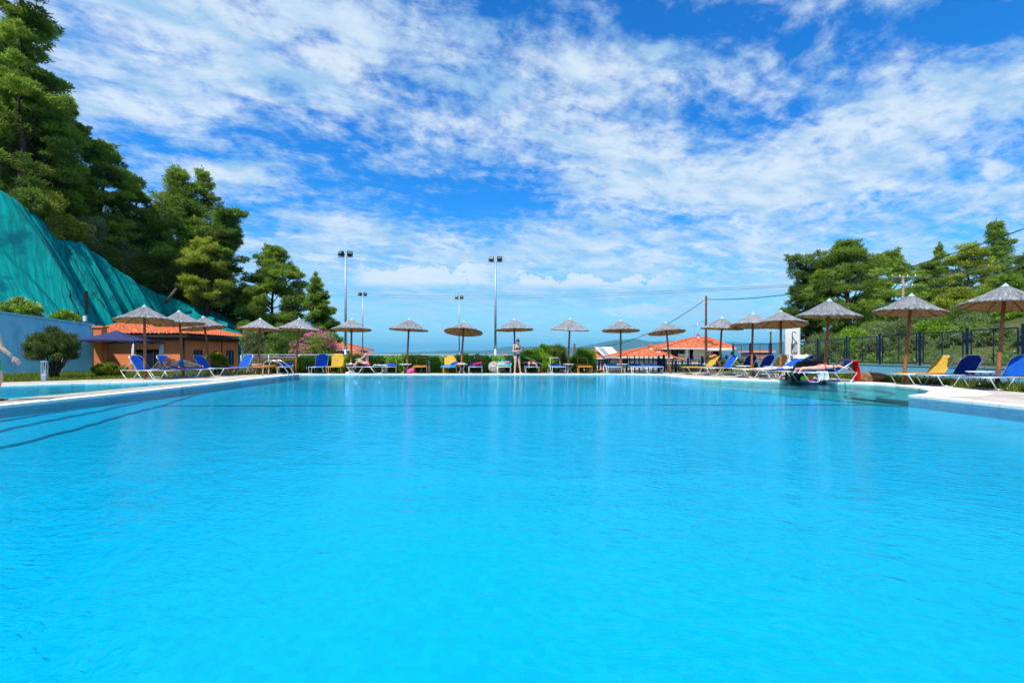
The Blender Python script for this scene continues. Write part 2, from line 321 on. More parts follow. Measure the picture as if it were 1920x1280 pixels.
# ---------------------------------------------------------------- mesh helpers
def lnk(name, me, m=None, parent=None):
    o = bpy.data.objects.new(name, me); COL.objects.link(o)
    if m: me.materials.append(MATS[m])
    if parent: o.parent = parent
    return o
def tag(o, label=None, cat=None, group=None, kind=None):
    if label: o['label'] = label
    if cat: o['category'] = cat
    if group: o['group'] = group
    if kind: o['kind'] = kind
    return o
def empty(name, loc, rz=0, label=None, cat=None, group=None):
    o = bpy.data.objects.new(name, None); COL.objects.link(o); o.location = loc; o.rotation_euler = (0, 0, rz); o.empty_display_size = .2
    return tag(o, label, cat, group)
def copy_tree(o, parent=None):
    c = o.copy(); COL.objects.link(c)
    if parent: c.parent = parent
    for ch in o.children: copy_tree(ch, c)
    return c
def frame_of(d):
    d = Vector(d).normalized(); up = Vector((0, 0, 1)) if abs(d.z) < .95 else Vector((1, 0, 0))
    a = d.cross(up).normalized(); return a, a.cross(d).normalized()
class MB:
    def __init__(s): s.v = []; s.f = []; s.uv = None
    def add(s, vs, fs):
        b = len(s.v); s.v += [tuple(x) for x in vs]; s.f += [tuple(i + b for i in f) for f in fs]; return s
    def box(s, c, d, rz=0, mtx=None):
        x, y, z = d[0] / 2, d[1] / 2, d[2] / 2; b = min(x, y, z) * .18
        vs = []
        # chamfered box: 24 vertices
        for sx in (-1, 1):
            for sy in (-1, 1):
                for sz in (-1, 1):
                    vs += [Vector((sx * x, sy * (y - b), sz * (z - b))), Vector((sx * (x - b), sy * y, sz * (z - b))), Vector((sx * (x - b), sy * (y - b), sz * z))]
        def i(a, bb, cc, k): return ((a * 2 + bb) * 2 + cc) * 3 + k
        fs = []
        for a in (0, 1):
            q = [i(a, 0, 0, 0), i(a, 1, 0, 0), i(a, 1, 1, 0), i(a, 0, 1, 0)]; fs.append(q if a else q[::-1])
            q = [i(0, a, 0, 1), i(1, a, 0, 1), i(1, a, 1, 1), i(0, a, 1, 1)]; fs.append(q[::-1] if a else q)
            q = [i(0, 0, a, 2), i(1, 0, a, 2), i(1, 1, a, 2), i(0, 1, a, 2)]; fs.append(q if a else q[::-1])
        for a in (0, 1):
            for c2 in (0, 1):
                fs.append([i(a, 0, c2, 0), i(a, 0, c2, 2), i(a, 1, c2, 2), i(a, 1, c2, 0)])
                fs.append([i(0, a, c2, 1), i(0, a, c2, 2), i(1, a, c2, 2), i(1, a, c2, 1)])
                fs.append([i(a, c2, 0, 0), i(a, c2, 0, 1), i(a, c2, 1, 1), i(a, c2, 1, 0)])
        for a in (0, 1):
            for b2 in (0, 1):
                for c2 in (0, 1): fs.append([i(a, b2, c2, 0), i(a, b2, c2, 1), i(a, b2, c2, 2)])
        M = mtx or (Matrix.Translation(c) @ Matrix.Rotation(rz, 4, 'Z'))
        return s.add([M @ p for p in vs], fs)
    def tube(s, pts, r, n=8, closed=False, r2=None, cap=True):
        pts = [Vector(p) for p in pts]; N = len(pts); rings = []; prev = None
        for k, p in enumerate(pts):
            a = pts[k - 1] if (k or closed) else p; b = pts[(k + 1) % N] if (k < N - 1 or closed) else p
            d = (b - a).normalized()
            if prev is None: x, y = frame_of(d)
            else:
                x = (prev - d * prev.dot(d)).normalized(); y = x.cross(d).normalized()
            prev = x
            rr = r if r2 is None else r + (r2 - r) * k / (N - 1)
            if isinstance(r, (list, tuple)): rr = r[k]
            rings.append([p + (x * math.cos(2 * math.pi * j / n) + y * math.sin(2 * math.pi * j / n)) * rr for j in range(n)])
        vs = [q for g in rings for q in g]; fs = []
        for k in range(N if closed else N - 1):
            k2 = (k + 1) % N
            for j in range(n): fs.append((k * n + j, k * n + (j + 1) % n, k2 * n + (j + 1) % n, k2 * n + j))
        if cap and not closed: fs += [tuple(range(n))[::-1], tuple((N - 1) * n + j for j in range(n))]
        return s.add(vs, fs)
    def lathe(s, prof, n=24, c=(0, 0, 0)):
        vs = []; fs = []
        for r, z in prof:
            for j in range(n): a = 2 * math.pi * j / n; vs.append((c[0] + r * math.cos(a), c[1] + r * math.sin(a), c[2] + z))
        for k in range(len(prof) - 1):
            for j in range(n): fs.append((k * n + j, k * n + (j + 1) % n, (k + 1) * n + (j + 1) % n, (k + 1) * n + j))
        fs += [tuple(range(n))[::-1], tuple((len(prof) - 1) * n + j for j in range(n))]
        return s.add(vs, fs)
    def ell(s, c, ax, n=16, m=10):
        """ellipsoid with three axis vectors"""
        c = Vector(c); A, B, D = [Vector(a) for a in ax]; vs = []; fs = []
        vs.append(c + D)
        for i in range(1, m):
            th = math.pi * i / m
            for j in range(n):
                ph = 2 * math.pi * j / n; vs.append(c + A * (math.sin(th) * math.cos(ph)) + B * (math.sin(th) * math.sin(ph)) + D * math.cos(th))
        vs.append(c - D); L = len(vs) - 1
        for j in range(n): fs.append((0, 1 + j, 1 + (j + 1) % n)); fs.append((L, L - n + (j + 1) % n, L - n + j))
        for i in range(m - 2):
            for j in range(n): a = 1 + i * n; fs.append((a + j, a + n + j, a + n + (j + 1) % n, a + (j + 1) % n))
        return s.add(vs, fs)
    def cap(s, a, b, ra, rb, n=14):
        a, b = Vector(a), Vector(b); d = (b - a).normalized(); x, y = frame_of(d); vs = []; fs = []; rings = []
        for i in range(1, 5): t = math.pi / 2 * i / 4; rings.append((a - d * ra * math.cos(t), ra * math.sin(t)))
        for i in range(3, -1, -1): t = math.pi / 2 * (i + 1) / 4; rings.append((b + d * rb * math.cos(t), rb * math.sin(t)))
        for p, r in rings:
            for j in range(n): u = 2 * math.pi * j / n; vs.append(p + (x * math.cos(u) + y * math.sin(u)) * r)
        for k in range(len(rings) - 1):
            for j in range(n): fs.append((k * n + j, k * n + (j + 1) % n, (k + 1) * n + (j + 1) % n, (k + 1) * n + j))
        fs += [tuple(range(n))[::-1], tuple((len(rings) - 1) * n + j for j in range(n))]
        return s.add(vs, fs)
    def sheet(s, fn, nu, nv, thick=0.0):
        vs = [fn(i / nu, j / nv) for j in range(nv + 1) for i in range(nu + 1)]
        fs = [(j * (nu + 1) + i, j * (nu + 1) + i + 1, (j + 1) * (nu + 1) + i + 1, (j + 1) * (nu + 1) + i) for j in range(nv) for i in range(nu)]
        if thick:
            n = len(vs); e = 1e-3
            vs2 = []
            for j in range(nv + 1):
                for i in range(nu + 1):
                    k = j * (nu + 1) + i
                    du = Vector(vs[k + 1 if i < nu else k]) - Vector(vs[k if i < nu else k - 1]); dv = Vector(vs[k + nu + 1 if j < nv else k]) - Vector(vs[k if j < nv else k - nu - 1])
                    vs2.append(Vector(vs[k]) - du.cross(dv).normalized() * thick)
            fs2 = [tuple(q + n for q in f[::-1]) for f in fs]
            bd = [i for i in range(nu + 1)] + [(j) * (nu + 1) + nu for j in range(1, nv + 1)] + [nv * (nu + 1) + i for i in range(nu - 1, -1, -1)] + [j * (nu + 1) for j in range(nv - 1, 0, -1)]
            sd = [(bd[(k + 1) % len(bd)], bd[k], bd[k] + n, bd[(k + 1) % len(bd)] + n) for k in range(len(bd))]
            return s.add(list(vs) + vs2, fs + fs2 + sd)
        return s.add(vs, fs)
    def mesh(s, name, smooth=False):
        me = bpy.data.meshes.new(name); me.from_pydata(s.v, [], s.f); me.update()
        if smooth: me.polygons.foreach_set('use_smooth', [True] * len(me.polygons))
        return me
    def build(s, name, m, parent=None, smooth=False):
        return lnk(name, s.mesh(name, smooth), m, parent)
def rnd(seed): return random.Random(seed)
def G(px, py, z=0.0):
    D = F * (CAMZ - z) / (py - HZ); return Vector(((px - 960) / F * D, D, z))
def P(px, py, D): return Vector(((px - 960) / F * D, D, CAMZ + (HZ - py) / F * D))
def XP(px, D): return (px - 960) / F * D
def lerp(a, b, t): return a + (b - a) * t
def sstep(t): t = max(0, min(1, t)); return t * t * (3 - 2 * t)

def poly_sheet(mb, outer, holes=(), z=0.0):
    loops = [[Vector((x, y, 0)) for x, y in outer]] + [[Vector((x, y, 0)) for x, y in h] for h in holes]
    flat = [p for L in loops for p in L]
    vs = [(p.x, p.y, z) for p in flat]; fs = []
    for t in tessellate_polygon(loops):
        a, b, c = [flat[i] for i in t]
        fs.append(tuple(t) if (b - a).cross(c - a).z > 0 else tuple(t)[::-1])
    return mb.add(vs, fs)
def offset(pts, d):
    """offset a closed counter-clockwise loop outwards by d"""
    out = []; N = len(pts)
    for i in range(N):
        a, b, c = Vector(pts[i - 1]), Vector(pts[i]), Vector(pts[(i + 1) % N])
        n1 = Vector(((b - a).y, -(b - a).x)).normalized(); n2 = Vector(((c - b).y, -(c - b).x)).normalized()
        n = (n1 + n2); k = n.length_squared; n = n / max(k, .6) * 2
        out.append((b.x + n.x * d, b.y + n.y * d))
    return out
def ring(mb, inner, outer, z, depth):
    """flat band between two loops with skirts down on both sides"""
    N = len(inner); vs = [(x, y, z) for x, y in inner] + [(x, y, z) for x, y in outer] + [(x, y, z - depth) for x, y in inner] + [(x, y, z - depth) for x, y in outer]; fs = []
    for i in range(N):
        j = (i + 1) % N
        fs += [(i, N + i, N + j, j)[::1], (i, j, 2 * N + j, 2 * N + i), (N + j, N + i, 3 * N + i, 3 * N + j)]
    return mb.add(vs, fs)

# foliage: thousands of small leaf-sized faces gathered in clumps
def leaves(clumps, n, ll, lw, seed, up=.25, shell=.55):
    rg = np.random.default_rng(seed); cl = np.array([c[:6] for c in clumps], float); tn = np.array([c[6] for c in clumps], float)
    vol = np.cbrt(cl[:, 3] * cl[:, 4] * cl[:, 5]) ** 2; cnt = np.maximum(6, (n * vol / vol.sum()).astype(int))
    idx = np.repeat(np.arange(len(cl)), cnt); N = len(idx)
    d = rg.normal(size=(N, 3)); d /= np.linalg.norm(d, axis=1)[:, None]
    r = shell + (1.08 - shell) * rg.random(N) ** .7; r *= 1 + .18 * rg.normal(size=N) * (rg.random(N) < .3)
    p = cl[idx, :3] + d * r[:, None] * cl[idx, 3:6]
    ax = d * .7 + rg.normal(size=(N, 3)) * .55 + np.array([0, 0, up]); ax /= np.linalg.norm(ax, axis=1)[:, None]
    q = rg.normal(size=(N, 3)); sd = np.cross(ax, q); sd /= np.linalg.norm(sd, axis=1)[:, None]
    L = ll * (.65 + .7 * rg.random(N))[:, None]; W = lw * (.65 + .7 * rg.random(N))[:, None]
    V = np.stack([p - ax * L * .5, p + sd * W * .5, p + ax * L * .5, p - sd * W * .5], 1).reshape(-1, 3)
    t = np.clip(tn[idx] + rg.normal(size=N) * .16, 0, 1)
    return V, t
def leaf_obj(name, V, t, m, parent=None):
    N = len(V) // 4; me = bpy.data.meshes.new(name)
    me.vertices.add(N * 4); me.vertices.foreach_set('co', V.astype(np.float32).ravel())
    me.loops.add(N * 4); me.loops.foreach_set('vertex_index', np.arange(N * 4, dtype=np.int32))
    me.polygons.add(N); me.polygons.foreach_set('loop_start', np.arange(0, N * 4, 4, dtype=np.int32)); me.polygons.foreach_set('loop_total', np.full(N, 4, dtype=np.int32))
    a = me.attributes.new('tint', 'FLOAT', 'FACE'); a.data.foreach_set('value', t.astype(np.float32))
    me.update(); return lnk(name, me, m, parent)
# ================================================================ SETTING
CREST = [(-36.5, 18, 13.5), (-35.0, 26, 12.2), (-33.7, 30, 11.25), (-33.3, 32, 10.2), (-33.0, 33, 9.0), (-32.6, 34, 9.1), (-32.2, 35, 8.6), (-31.4, 36.6, 7.1), (-30.6, 38.0, 6.3), (-29.3, 40, 5.3), (-27.2, 43, 4.3), (-26.6, 45, 2.9), (-25.5, 47, 1.6)]
BASE = [(-31.5, 14, 1.0), (-28.6, 24, 1.2), (-27.0, 26.6, 1.8), (-26.6, 28, 1.7), (-26.9, 30, 1.4), (-28.0, 32, 1.3), (-28.3, 34, 1.2), (-28.3, 36, 1.1), (-28.0, 38.2, 1.0), (-25.5, 39.4, 1.0), (-23.0, 41.3, 1.0), (-23.2, 43.6, 1.0), (-23.5, 45.5, 1.0)]
def along(L, y):
    if y <= L[0][1]: return L[0][0], L[0][2]
    for a, b in zip(L, L[1:]):
        if y <= b[1]:
            t = (y - a[1]) / (b[1] - a[1]); return lerp(a[0], b[0], t), lerp(a[2], b[2], t)
    return L[-1][0], L[-1][2]
def terrain(x, y):
    z = -.06
    if y > 24.5: z -= 3.6 * sstep((y - 24.5) / 12)
    if y > 60: z -= 31 * sstep((y - 60) / 700) + 9 * sstep((y - 900) / 1500)
    # hillside on the right
    if x > 16.5:
        w = sstep((x / max(y, 22) - .60) / .10); f = sstep((x - 17 - max(0, y - 26) * .55) / 20) * (1 - sstep((y - 70) / 220))
        z = lerp(z, .02 + 4.2 * f + .5 * f * math.sin(x * .31 + y * .17), w)
    # hillside on the left
    xb, zb = along(BASE, y); xc, zc = along(CREST, y)
    if x < xb + 1:
        fade = 1 - sstep((y - 52) / 90)
        if x > xc: zz = lerp(zb, zc, min(1, max(0, (xb - x) / (xb - xc)))) - 1.1
        else: zz = zc - .4 + (xc - x) * .42 * (1 if y < 46 else fade) + .5 * math.sin(x * .4 + y * .23)
        if x > xb: zz = lerp(-.1, zb - .5, xb + 1 - x)
        z = lerp(z, zz, fade) if y > 52 else zz
    if -13.2 < x < 12.2 and -3 < y < 22.2: z = -3.4
    if -19.2 < x <= -13.2 and -3 < y < 18.0 - (-13.2 - x) * .88: z = -3.4
    return z
def build_ground():
    xs = [-30000, -9000, -3000, -1200, -500, -220, -130, -100] + [x * .8 for x in range(-112, 113)] + [100, 130, 220, 500, 1200, 3000, 9000, 30000]
    ys = [-9000, -1500, -300, -90, -40] + [y * .8 for y in range(-30, 120)] + [100, 110, 125, 145, 175, 220, 280, 360, 450, 560, 700, 900, 1300, 2000, 2600]
    vs = []
    for y in ys:
        for x in xs:
            xx = max(-90, min(90, x)); vs.append((x, y, max(-36.5, terrain(xx, y))))
    n = len(xs); fs = [(j * n + i, j * n + i + 1, (j + 1) * n + i + 1, (j + 1) * n + i) for j in range(len(ys) - 1) for i in range(n - 1)]
    mb = MB(); mb.add(vs, fs); tag(mb.build('ground', 'ground', smooth=True), kind='structure')
    mb = MB(); mb.add([(-30000, 500, -35), (30000, 500, -35), (30000, 34000, -35), (-30000, 34000, -35)], [(0, 1, 2, 3)])
    tag(mb.build('sea', 'sea'), kind='structure')
    # far hills across the bay: ridge profile with depth
    prof = [(560, 664), (690, 663), (720, 662.5), (780, 661.6), (793, 660), (802, 661), (832, 658.3), (894, 658.6), (926, 657), (935, 654), (946, 651.2), (958, 650.6), (975, 651.5), (1000, 650), (1030, 652), (1083, 652), (1107, 647.5), (1146, 640), (1180, 637), (1188, 635.6), (1200, 638.5), (1216, 641.5), (1245, 641), (1256, 641), (1300, 639), (1350, 642), (1400, 644), (1450, 645), (1500, 648), (1600, 655), (1700, 661), (1800, 664)]
    rg = rnd(5); nx = 240; rows = [(0, 0.0), (.2, .22), (.45, .50), (.7, .80), (1, 1.0), (1.35, .85), (1.9, .3), (2.2, 0)]
    vs = []
    for ri, (t, hgt) in enumerate(rows):
        for i in range(nx + 1):
            px = 560 + (1240) * i / nx
            for a, b in zip(prof, prof[1:]):
                if px <= b[0]: py = lerp(a[1], b[1], (px - a[0]) / (b[0] - a[0])); break
            D = 15000 - 3200 * (1 - t) + 150 * math.sin(px * .11 + ri) ; x = XP(px, 15000) * (D / 15000) ** .5
            zt = CAMZ + (HZ + 1.2 - py) / F * 15000 + 35
            jit = 1 + (.10 * math.sin(px * .35 + ri * 2) + .06 * math.sin(px * .9 + ri)) * (0 if ri == 4 else 1) + (.02 * rg.random() if ri == 4 else 0)
            vs.append((XP(px, D) if ri != 4 else XP(px, D), D, -35.5 + zt * hgt * jit))
    n = nx + 1; fs = [(j * n + i, j * n + i + 1, (j + 1) * n + i + 1, (j + 1) * n + i) for j in range(len(rows) - 1) for i in range(nx)]
    mb = MB(); mb.add(vs, fs); tag(mb.build('hills', 'hill', smooth=True), kind='structure')
build_ground()

# ---------------------------------------------------------------- pools and decks
MAIN = [(-9.1, .15), (9.1, .15), (9.1, 10.45), (9.9, 10.9), (10.7, 11.65), (11.25, 12.6), (11.5, 13.55), (11.45, 14.4), (11.1, 15.15), (10.4, 15.85), (9.5, 16.45), (8.7, 16.95), (8.0, 17.5), (7.4, 18.15), (7.05, 18.9), (6.92, 19.8), (6.85, 20.8), (6.6, 21.4), (6.0, 21.75), (5.2, 21.8), (-10.1, 21.55), (-9.85, 17), (-9.4, 12)]
KIDS = [(-12.6, .6), (-10.4, .6), (-10.5, 12), (-10.6, 16.4), (-10.7, 16.7), (-11.0, 16.7), (-11.7, 16.05), (-12.7, 15.3), (-13.8, 14.7), (-14.8, 13.6), (-16.4, 11.5), (-17.4, 9), (-17.4, .6)]
LAWN_EDGE = [(-24, 8.5), (-19.8, 12.2), (-17.4, 15.3), (-15.5, 17.3), (-13.4, 19.2), (-11.9, 21.2), (-11.3, 22.6), (-11.0, 23.0)]
MAIN_OUT = offset(MAIN, .42); KIDS_OUT = offset(KIDS, .30)
def build_pools():
    WZ = -.035
    # deck slab: everything paved between the two pools, the lawn and the verge
    outer = [(-24, -5), (12.75, -5), (12.75, 22.2), (11.0, 24.0), (7.0, 24.2), (6.0, 22.95), (-11.0, 22.75)] + LAWN_EDGE[::-1]
    outer = outer[:1] + outer[1:]
    mb = MB(); poly_sheet(mb, outer, [offset(MAIN, .40), offset(KIDS, .28)], 0.0)
    n = len(mb.v); top = list(mb.v[:len(outer)])
    mb.add([(x, y, -.3) for x, y, z in top] + top, [(i, (i + 1) % len(outer), (i + 1) % len(outer) + len(outer), i + len(outer)) for i in range(len(outer))])
    tag(mb.build('pool_deck', 'pink_paving'), kind='structure')
    # gravel-finish paving along the right-hand side
    gp = [(9.62, -4), (12.7, -4), (12.7, 17.0), (11.6, 17.4), (12.35, 15.6), (12.75 - .05, 14.2), (12.6, 12.8), (11.9, 11.2), (10.9, 10.2), (9.62, 9.75)]
    gp = [(9.62, -4), (12.7, -4), (12.7, 11.3), (12.35, 10.7), (11.9, 10.1), (11.2, 9.35), (10.4, 8.75), (9.62, 8.35)]
    mb = MB(); poly_sheet(mb, gp, [], .004); tag(mb.build('gravel_paving', 'gravel_deck'), kind='structure')
    gp = [(12.68, 11.3), (12.7, 16.5), (12.3, 19), (11.6, 23.5), (8.6, 24.0), (8.3, 20.6), (9.2, 19.0), (10.6, 18.2), (11.9, 17.2), (12.55, 15.8), (12.62, 14.4)]
    mb = MB(); poly_sheet(mb, gp, [], .004); tag(mb.build('gravel_path', 'gravel_deck'), kind='structure')
    # coping: a raised white lip, with cream and pink bands following the curved bay
    mb = MB(); ring(mb, MAIN, MAIN_OUT, .016, .060); tag(mb.build('pool_coping', 'coping_white'), kind='structure')
    def band(a, b, i0, i1, z, m, nm):
        A = offset(MAIN, a)[i0:i1]; B = offset(MAIN, b)[i0:i1]; q = MB()
        n = len(A); vs = []
        for k in range(n):
            f = min(1, k / 2.0, (n - 1 - k) / 2.0); f = max(.03, f)
            vs.append((*A[k], z))
        for k in range(n):
            f = math.sin(math.pi * k / (n - 1)) ** .5 if 0 < k < n - 1 else 0.0
            vs.append((lerp(A[k][0], B[k][0], f), lerp(A[k][1], B[k][1], f), z))
        q.add(vs, [(k, n + k, n + k + 1, k + 1) for k in range(n - 1)]); tag(q.build(nm, m), kind='structure')
    band(.42, .95, 2, 13, .008, 'coping_white', 'curved_coping')
    band(.42, 1.35, 2, 13, .005, 'coping_cream', 'cream_paving_band')
    mb = MB(); ring(mb, KIDS, KIDS_OUT, .018, .080); tag(mb.build('small_pool_coping', 'coping_white'), kind='structure')
    # dividing walkway of rough stone between the pools
    mb = MB(); poly_sheet(mb, [(-10.38, .7), (-9.54, .7), (-9.84, 12), (-10.28, 17), (-10.30, 18.2), (-10.57, 16.9), (-10.48, 12)], [], .024); tag(mb.build('stone_walkway', 'coping_stone'), kind='structure')
    # shells
    def wall(loop, z0, z1, m, nm):
        N = len(loop); q = MB(); q.add([(x, y, z0) for x, y in loop] + [(x, y, z1) for x, y in loop], [(i, N + i, N + (i + 1) % N, (i + 1) % N) for i in range(N)])
        tag(q.build(nm, m), kind='structure')
    DEEP = -.26
    def strip(pts, m, nm):
        q = MB(); n = len(pts); q.add([(x, y, -.06) for x, y in pts] + [(x, y, DEEP - .02) for x, y in pts], [(i, n + i, n + i + 1, i + 1) for i in range(n - 1)]); tag(q.build(nm, m), kind='structure')
    strip(MAIN[20:] + MAIN[:3], 'pool_wall_tile', 'pool_wall'); strip(MAIN[2:14], 'step_tile', 'pool_bay_wall'); strip(MAIN[13:21], 'pool_tile', 'pool_far_wall')
    
    mb = MB(); poly_sheet(mb, offset(MAIN, .02), [], DEEP); tag(mb.build('pool_floor', 'pool_tile'), kind='structure')
    # dark tile line round the foot of the walls
    rect = [(-9.8, .2), (9.1, .2), (9.1, 21.7), (-10.05, 21.5)]
    mb = MB()
    for a, b, w in (((-8.9, 10.6), (9.0, 10.9), .12), ((-9.6, 21.1), (5.9, 21.3), .06)):
        z = DEEP + .006
        d = (Vector(b) - Vector(a)).normalized(); nn = Vector((-d.y, d.x)) * w / 2; A, B = Vector(a), Vector(b)
        mb.add([(*(A - nn), z), (*(B - nn), z), (*(B + nn), z), (*(A + nn), z)], [(0, 1, 2, 3)])
    tag(mb.build('pool_lane_lines', 'pool_line'), kind='structure')
    # benches and steps on the left and in the curved bay
    mb = MB(); ln = MB(); l2 = MB()
    for k, (sc_, z) in enumerate(((1.0, -.245), (.70, -.228), (.40, -.21))):
        arc = [(-9.5, 13.9), (-8.9, 12.4), (-8.07, 10.4), (-7.85, 9.7), (-7.6, 8.9), (-7.2, 7.9), (-6.9, 7.1), (-6.5, 5.76), (-6.35, 5.0), (-6.3, 3.8), (-6.2, 2.2), (-6.1, .2)]
        arc = [(-9.45 + (x + 9.45) * sc_, .2 + (y - .2) * (1 - .12 * k)) for x, y in arc]; n = len(arc)
        mb.add([(x, y, z) for x, y in arc] + [(-9.9, y, z) for x, y in arc] + [(x, y, DEEP) for x, y in arc], [(i + 1, i, n + i, n + i + 1) for i in range(n - 1)] + [(i, i + 1, 2 * n + i + 1, 2 * n + i) for i in range(n - 1)])
        fine = []
        for a, b in zip(arc, arc[1:]):
            for q_ in range(6): fine.append((lerp(a[0], b[0], q_ / 6) + .03 * math.sin(len(fine) * 1.3), lerp(a[1], b[1], q_ / 6), z + .004))
        l2.tube(fine, .016, 5)
    tag(mb.build('pool_bench', 'pool_tile'), kind='structure'); tag(l2.build('bench_nosing', 'step_line'), kind='structure')
    sb = MB(); bay = MAIN[2:14]; cut = [(6.8, 17.6), (7.6, 14.5), (8.7, 10.6)]
    for k, (sh, z) in enumerate(((0.0, -.24), (.34, -.18), (.62, -.12))):
        c = Vector((9.4, 13.9)); lp = [tuple(Vector(p).lerp(c, 0)) for p in bay] + cut
        if k:   # successive treads hug the curved wall
            inn = [tuple(Vector(p).lerp(Vector((8.6, 14.2)), 1 - (sh + .0) if k == 2 else 1 - sh - .0)) for p in bay]
            inn = [tuple(Vector(p).lerp(Vector((8.7, 14.1)), {1: .48, 2: .22}[k])) for p in bay]
            n = len(bay); sb.add([(*p, z) for p in offset(MAIN, .015)[2:14]] + [(*p, z) for p in inn] + [(*p, DEEP) for p in inn], [(i + 1, i, n + i, n + i + 1) for i in range(n - 1)] + [(n + i + 1, n + i, 2 * n + i, 2 * n + i + 1) for i in range(n - 1)])
            ln.tube([Vector((*p, z + .002)) for p in inn], .030, 5)
        else: poly_sheet(sb, lp, [], z)
    tag(sb.build('pool_steps', 'step_tile'), kind='structure'); tag(ln.build('step_nosing', 'pool_line'), kind='structure')
    wall(KIDS, -.06, -.32, 'kids_tile', 'small_pool_wall'); mb = MB(); poly_sheet(mb, offset(KIDS, .02), [], -.30); tag(mb.build('small_pool_floor', 'kids_tile'), kind='structure')
    mb = MB(); poly_sheet(mb, offset(MAIN, .01), [], WZ); tag(mb.build('pool_water', 'pool_water', smooth=False), kind='structure')
    mb = MB(); poly_sheet(mb, offset(KIDS, .01), [], WZ + .01); tag(mb.build('small_pool_water', 'kids_water'), kind='structure')
    # lawn on the left, verge on the right and behind the chairs
    lw = [(-44, 8)] + LAWN_EDGE + [(-9.5, 23.2), (-9.5, 24.6), (-20.4, 26.4), (-44, 24)]
    mb = MB(); poly_sheet(mb, lw, [], -.02); tag(mb.build('lawn', 'lawn'), kind='structure')
    mb = MB(); poly_sheet(mb, [(12.75, 5), (16.45, 5), (16.45, 36), (14.2, 36), (11.2, 24.5), (12.75, 22.2)], [], -.02); tag(mb.build('verge', 'lawn'), kind='structure')
    mb = MB(); poly_sheet(mb, [(-9.6, 22.75), (6.0, 22.95), (7.0, 24.2), (11.0, 24.05), (14.2, 30), (-9.6, 26)], [], -.035); tag(mb.build('planting_bed', 'ground'), kind='structure')
build_pools()
def grass():
    rg = rnd(3); vs = []; tn = []
    def blades(n, fx, h0, h1):
        for _ in range(n):
            x, y = fx(); z = -.02; a = rg.random() * 6.28; h = rg.uniform(h0, h1); w = .012 + .01 * rg.random(); lx, ly = rg.gauss(0, .35) * h, rg.gauss(0, .35) * h
            dx, dy = math.cos(a) * w, math.sin(a) * w
            vs.extend([(x - dx, y - dy, z), (x + dx, y + dy, z), (x + lx + dx * .2, y + ly, z + h), (x + lx - dx * .2, y + ly, z + h)]); tn.append(min(1, max(0, rg.gauss(.5, .25))))
    def lawnpt():
        while 1:
            x, y = rg.uniform(-27, -10.5), rg.uniform(13, 24.5)
            for a, b in zip(LAWN_EDGE, LAWN_EDGE[1:]):
                if a[0] <= x <= b[0]:
                    e = lerp(a[1], b[1], (x - a[0]) / (b[0] - a[0]))
                    if y > e + .05: return x, y
                    break
            else:
                if y > 23.2 and x > -11: return x, y
    blades(24000, lawnpt, .04, .10)
    blades(9000, lambda: (rg.uniform(12.78, 16.2), rg.uniform(7, 24)), .05, .16)
    blades(5000, lambda: (12.78 + abs(rg.gauss(0, .35)), rg.uniform(8, 22)), .10, .28)
    leaf = leaf_obj('grass', np.array(vs), np.array(tn), 'grass_blade'); tag(leaf, 'short sunlit grass of the lawn and verge beside the paving', 'grass', kind='stuff')
grass()

# haze box
def haze():
    mb = MB(); x0, x1, y0, y1, z0, z1 = -29000, 29000, -8000, 33000, -38.0, 620
    mb.add([(x0, y0, z0), (x1, y0, z0), (x1, y1, z0), (x0, y1, z0), (x0, y0, z1), (x1, y0, z1), (x1, y1, z1), (x0, y1, z1)], [(0, 3, 2, 1), (4, 5, 6, 7), (0, 1, 5, 4), (1, 2, 6, 5), (2, 3, 7, 6), (3, 0, 4, 7)])
    m = bpy.data.materials.new('haze'); m.use_nodes = True; t = NT(m.node_tree); t.n.clear(); o = t.new('ShaderNodeOutputMaterial')
    v = t.new('ShaderNodeVolumePrincipled'); v.inputs['Color'].default_value = (.16, .68, 1.0, 1); v.inputs['Density'].default_value = HAZE_D; v.inputs['Anisotropy'].default_value = .2
    t.l.new(v.outputs[0], o.inputs['Volume']); MATS['haze'] = m
    tag(mb.build('haze', 'haze'), kind='stuff')
HAZE_D = 0.00005
haze()

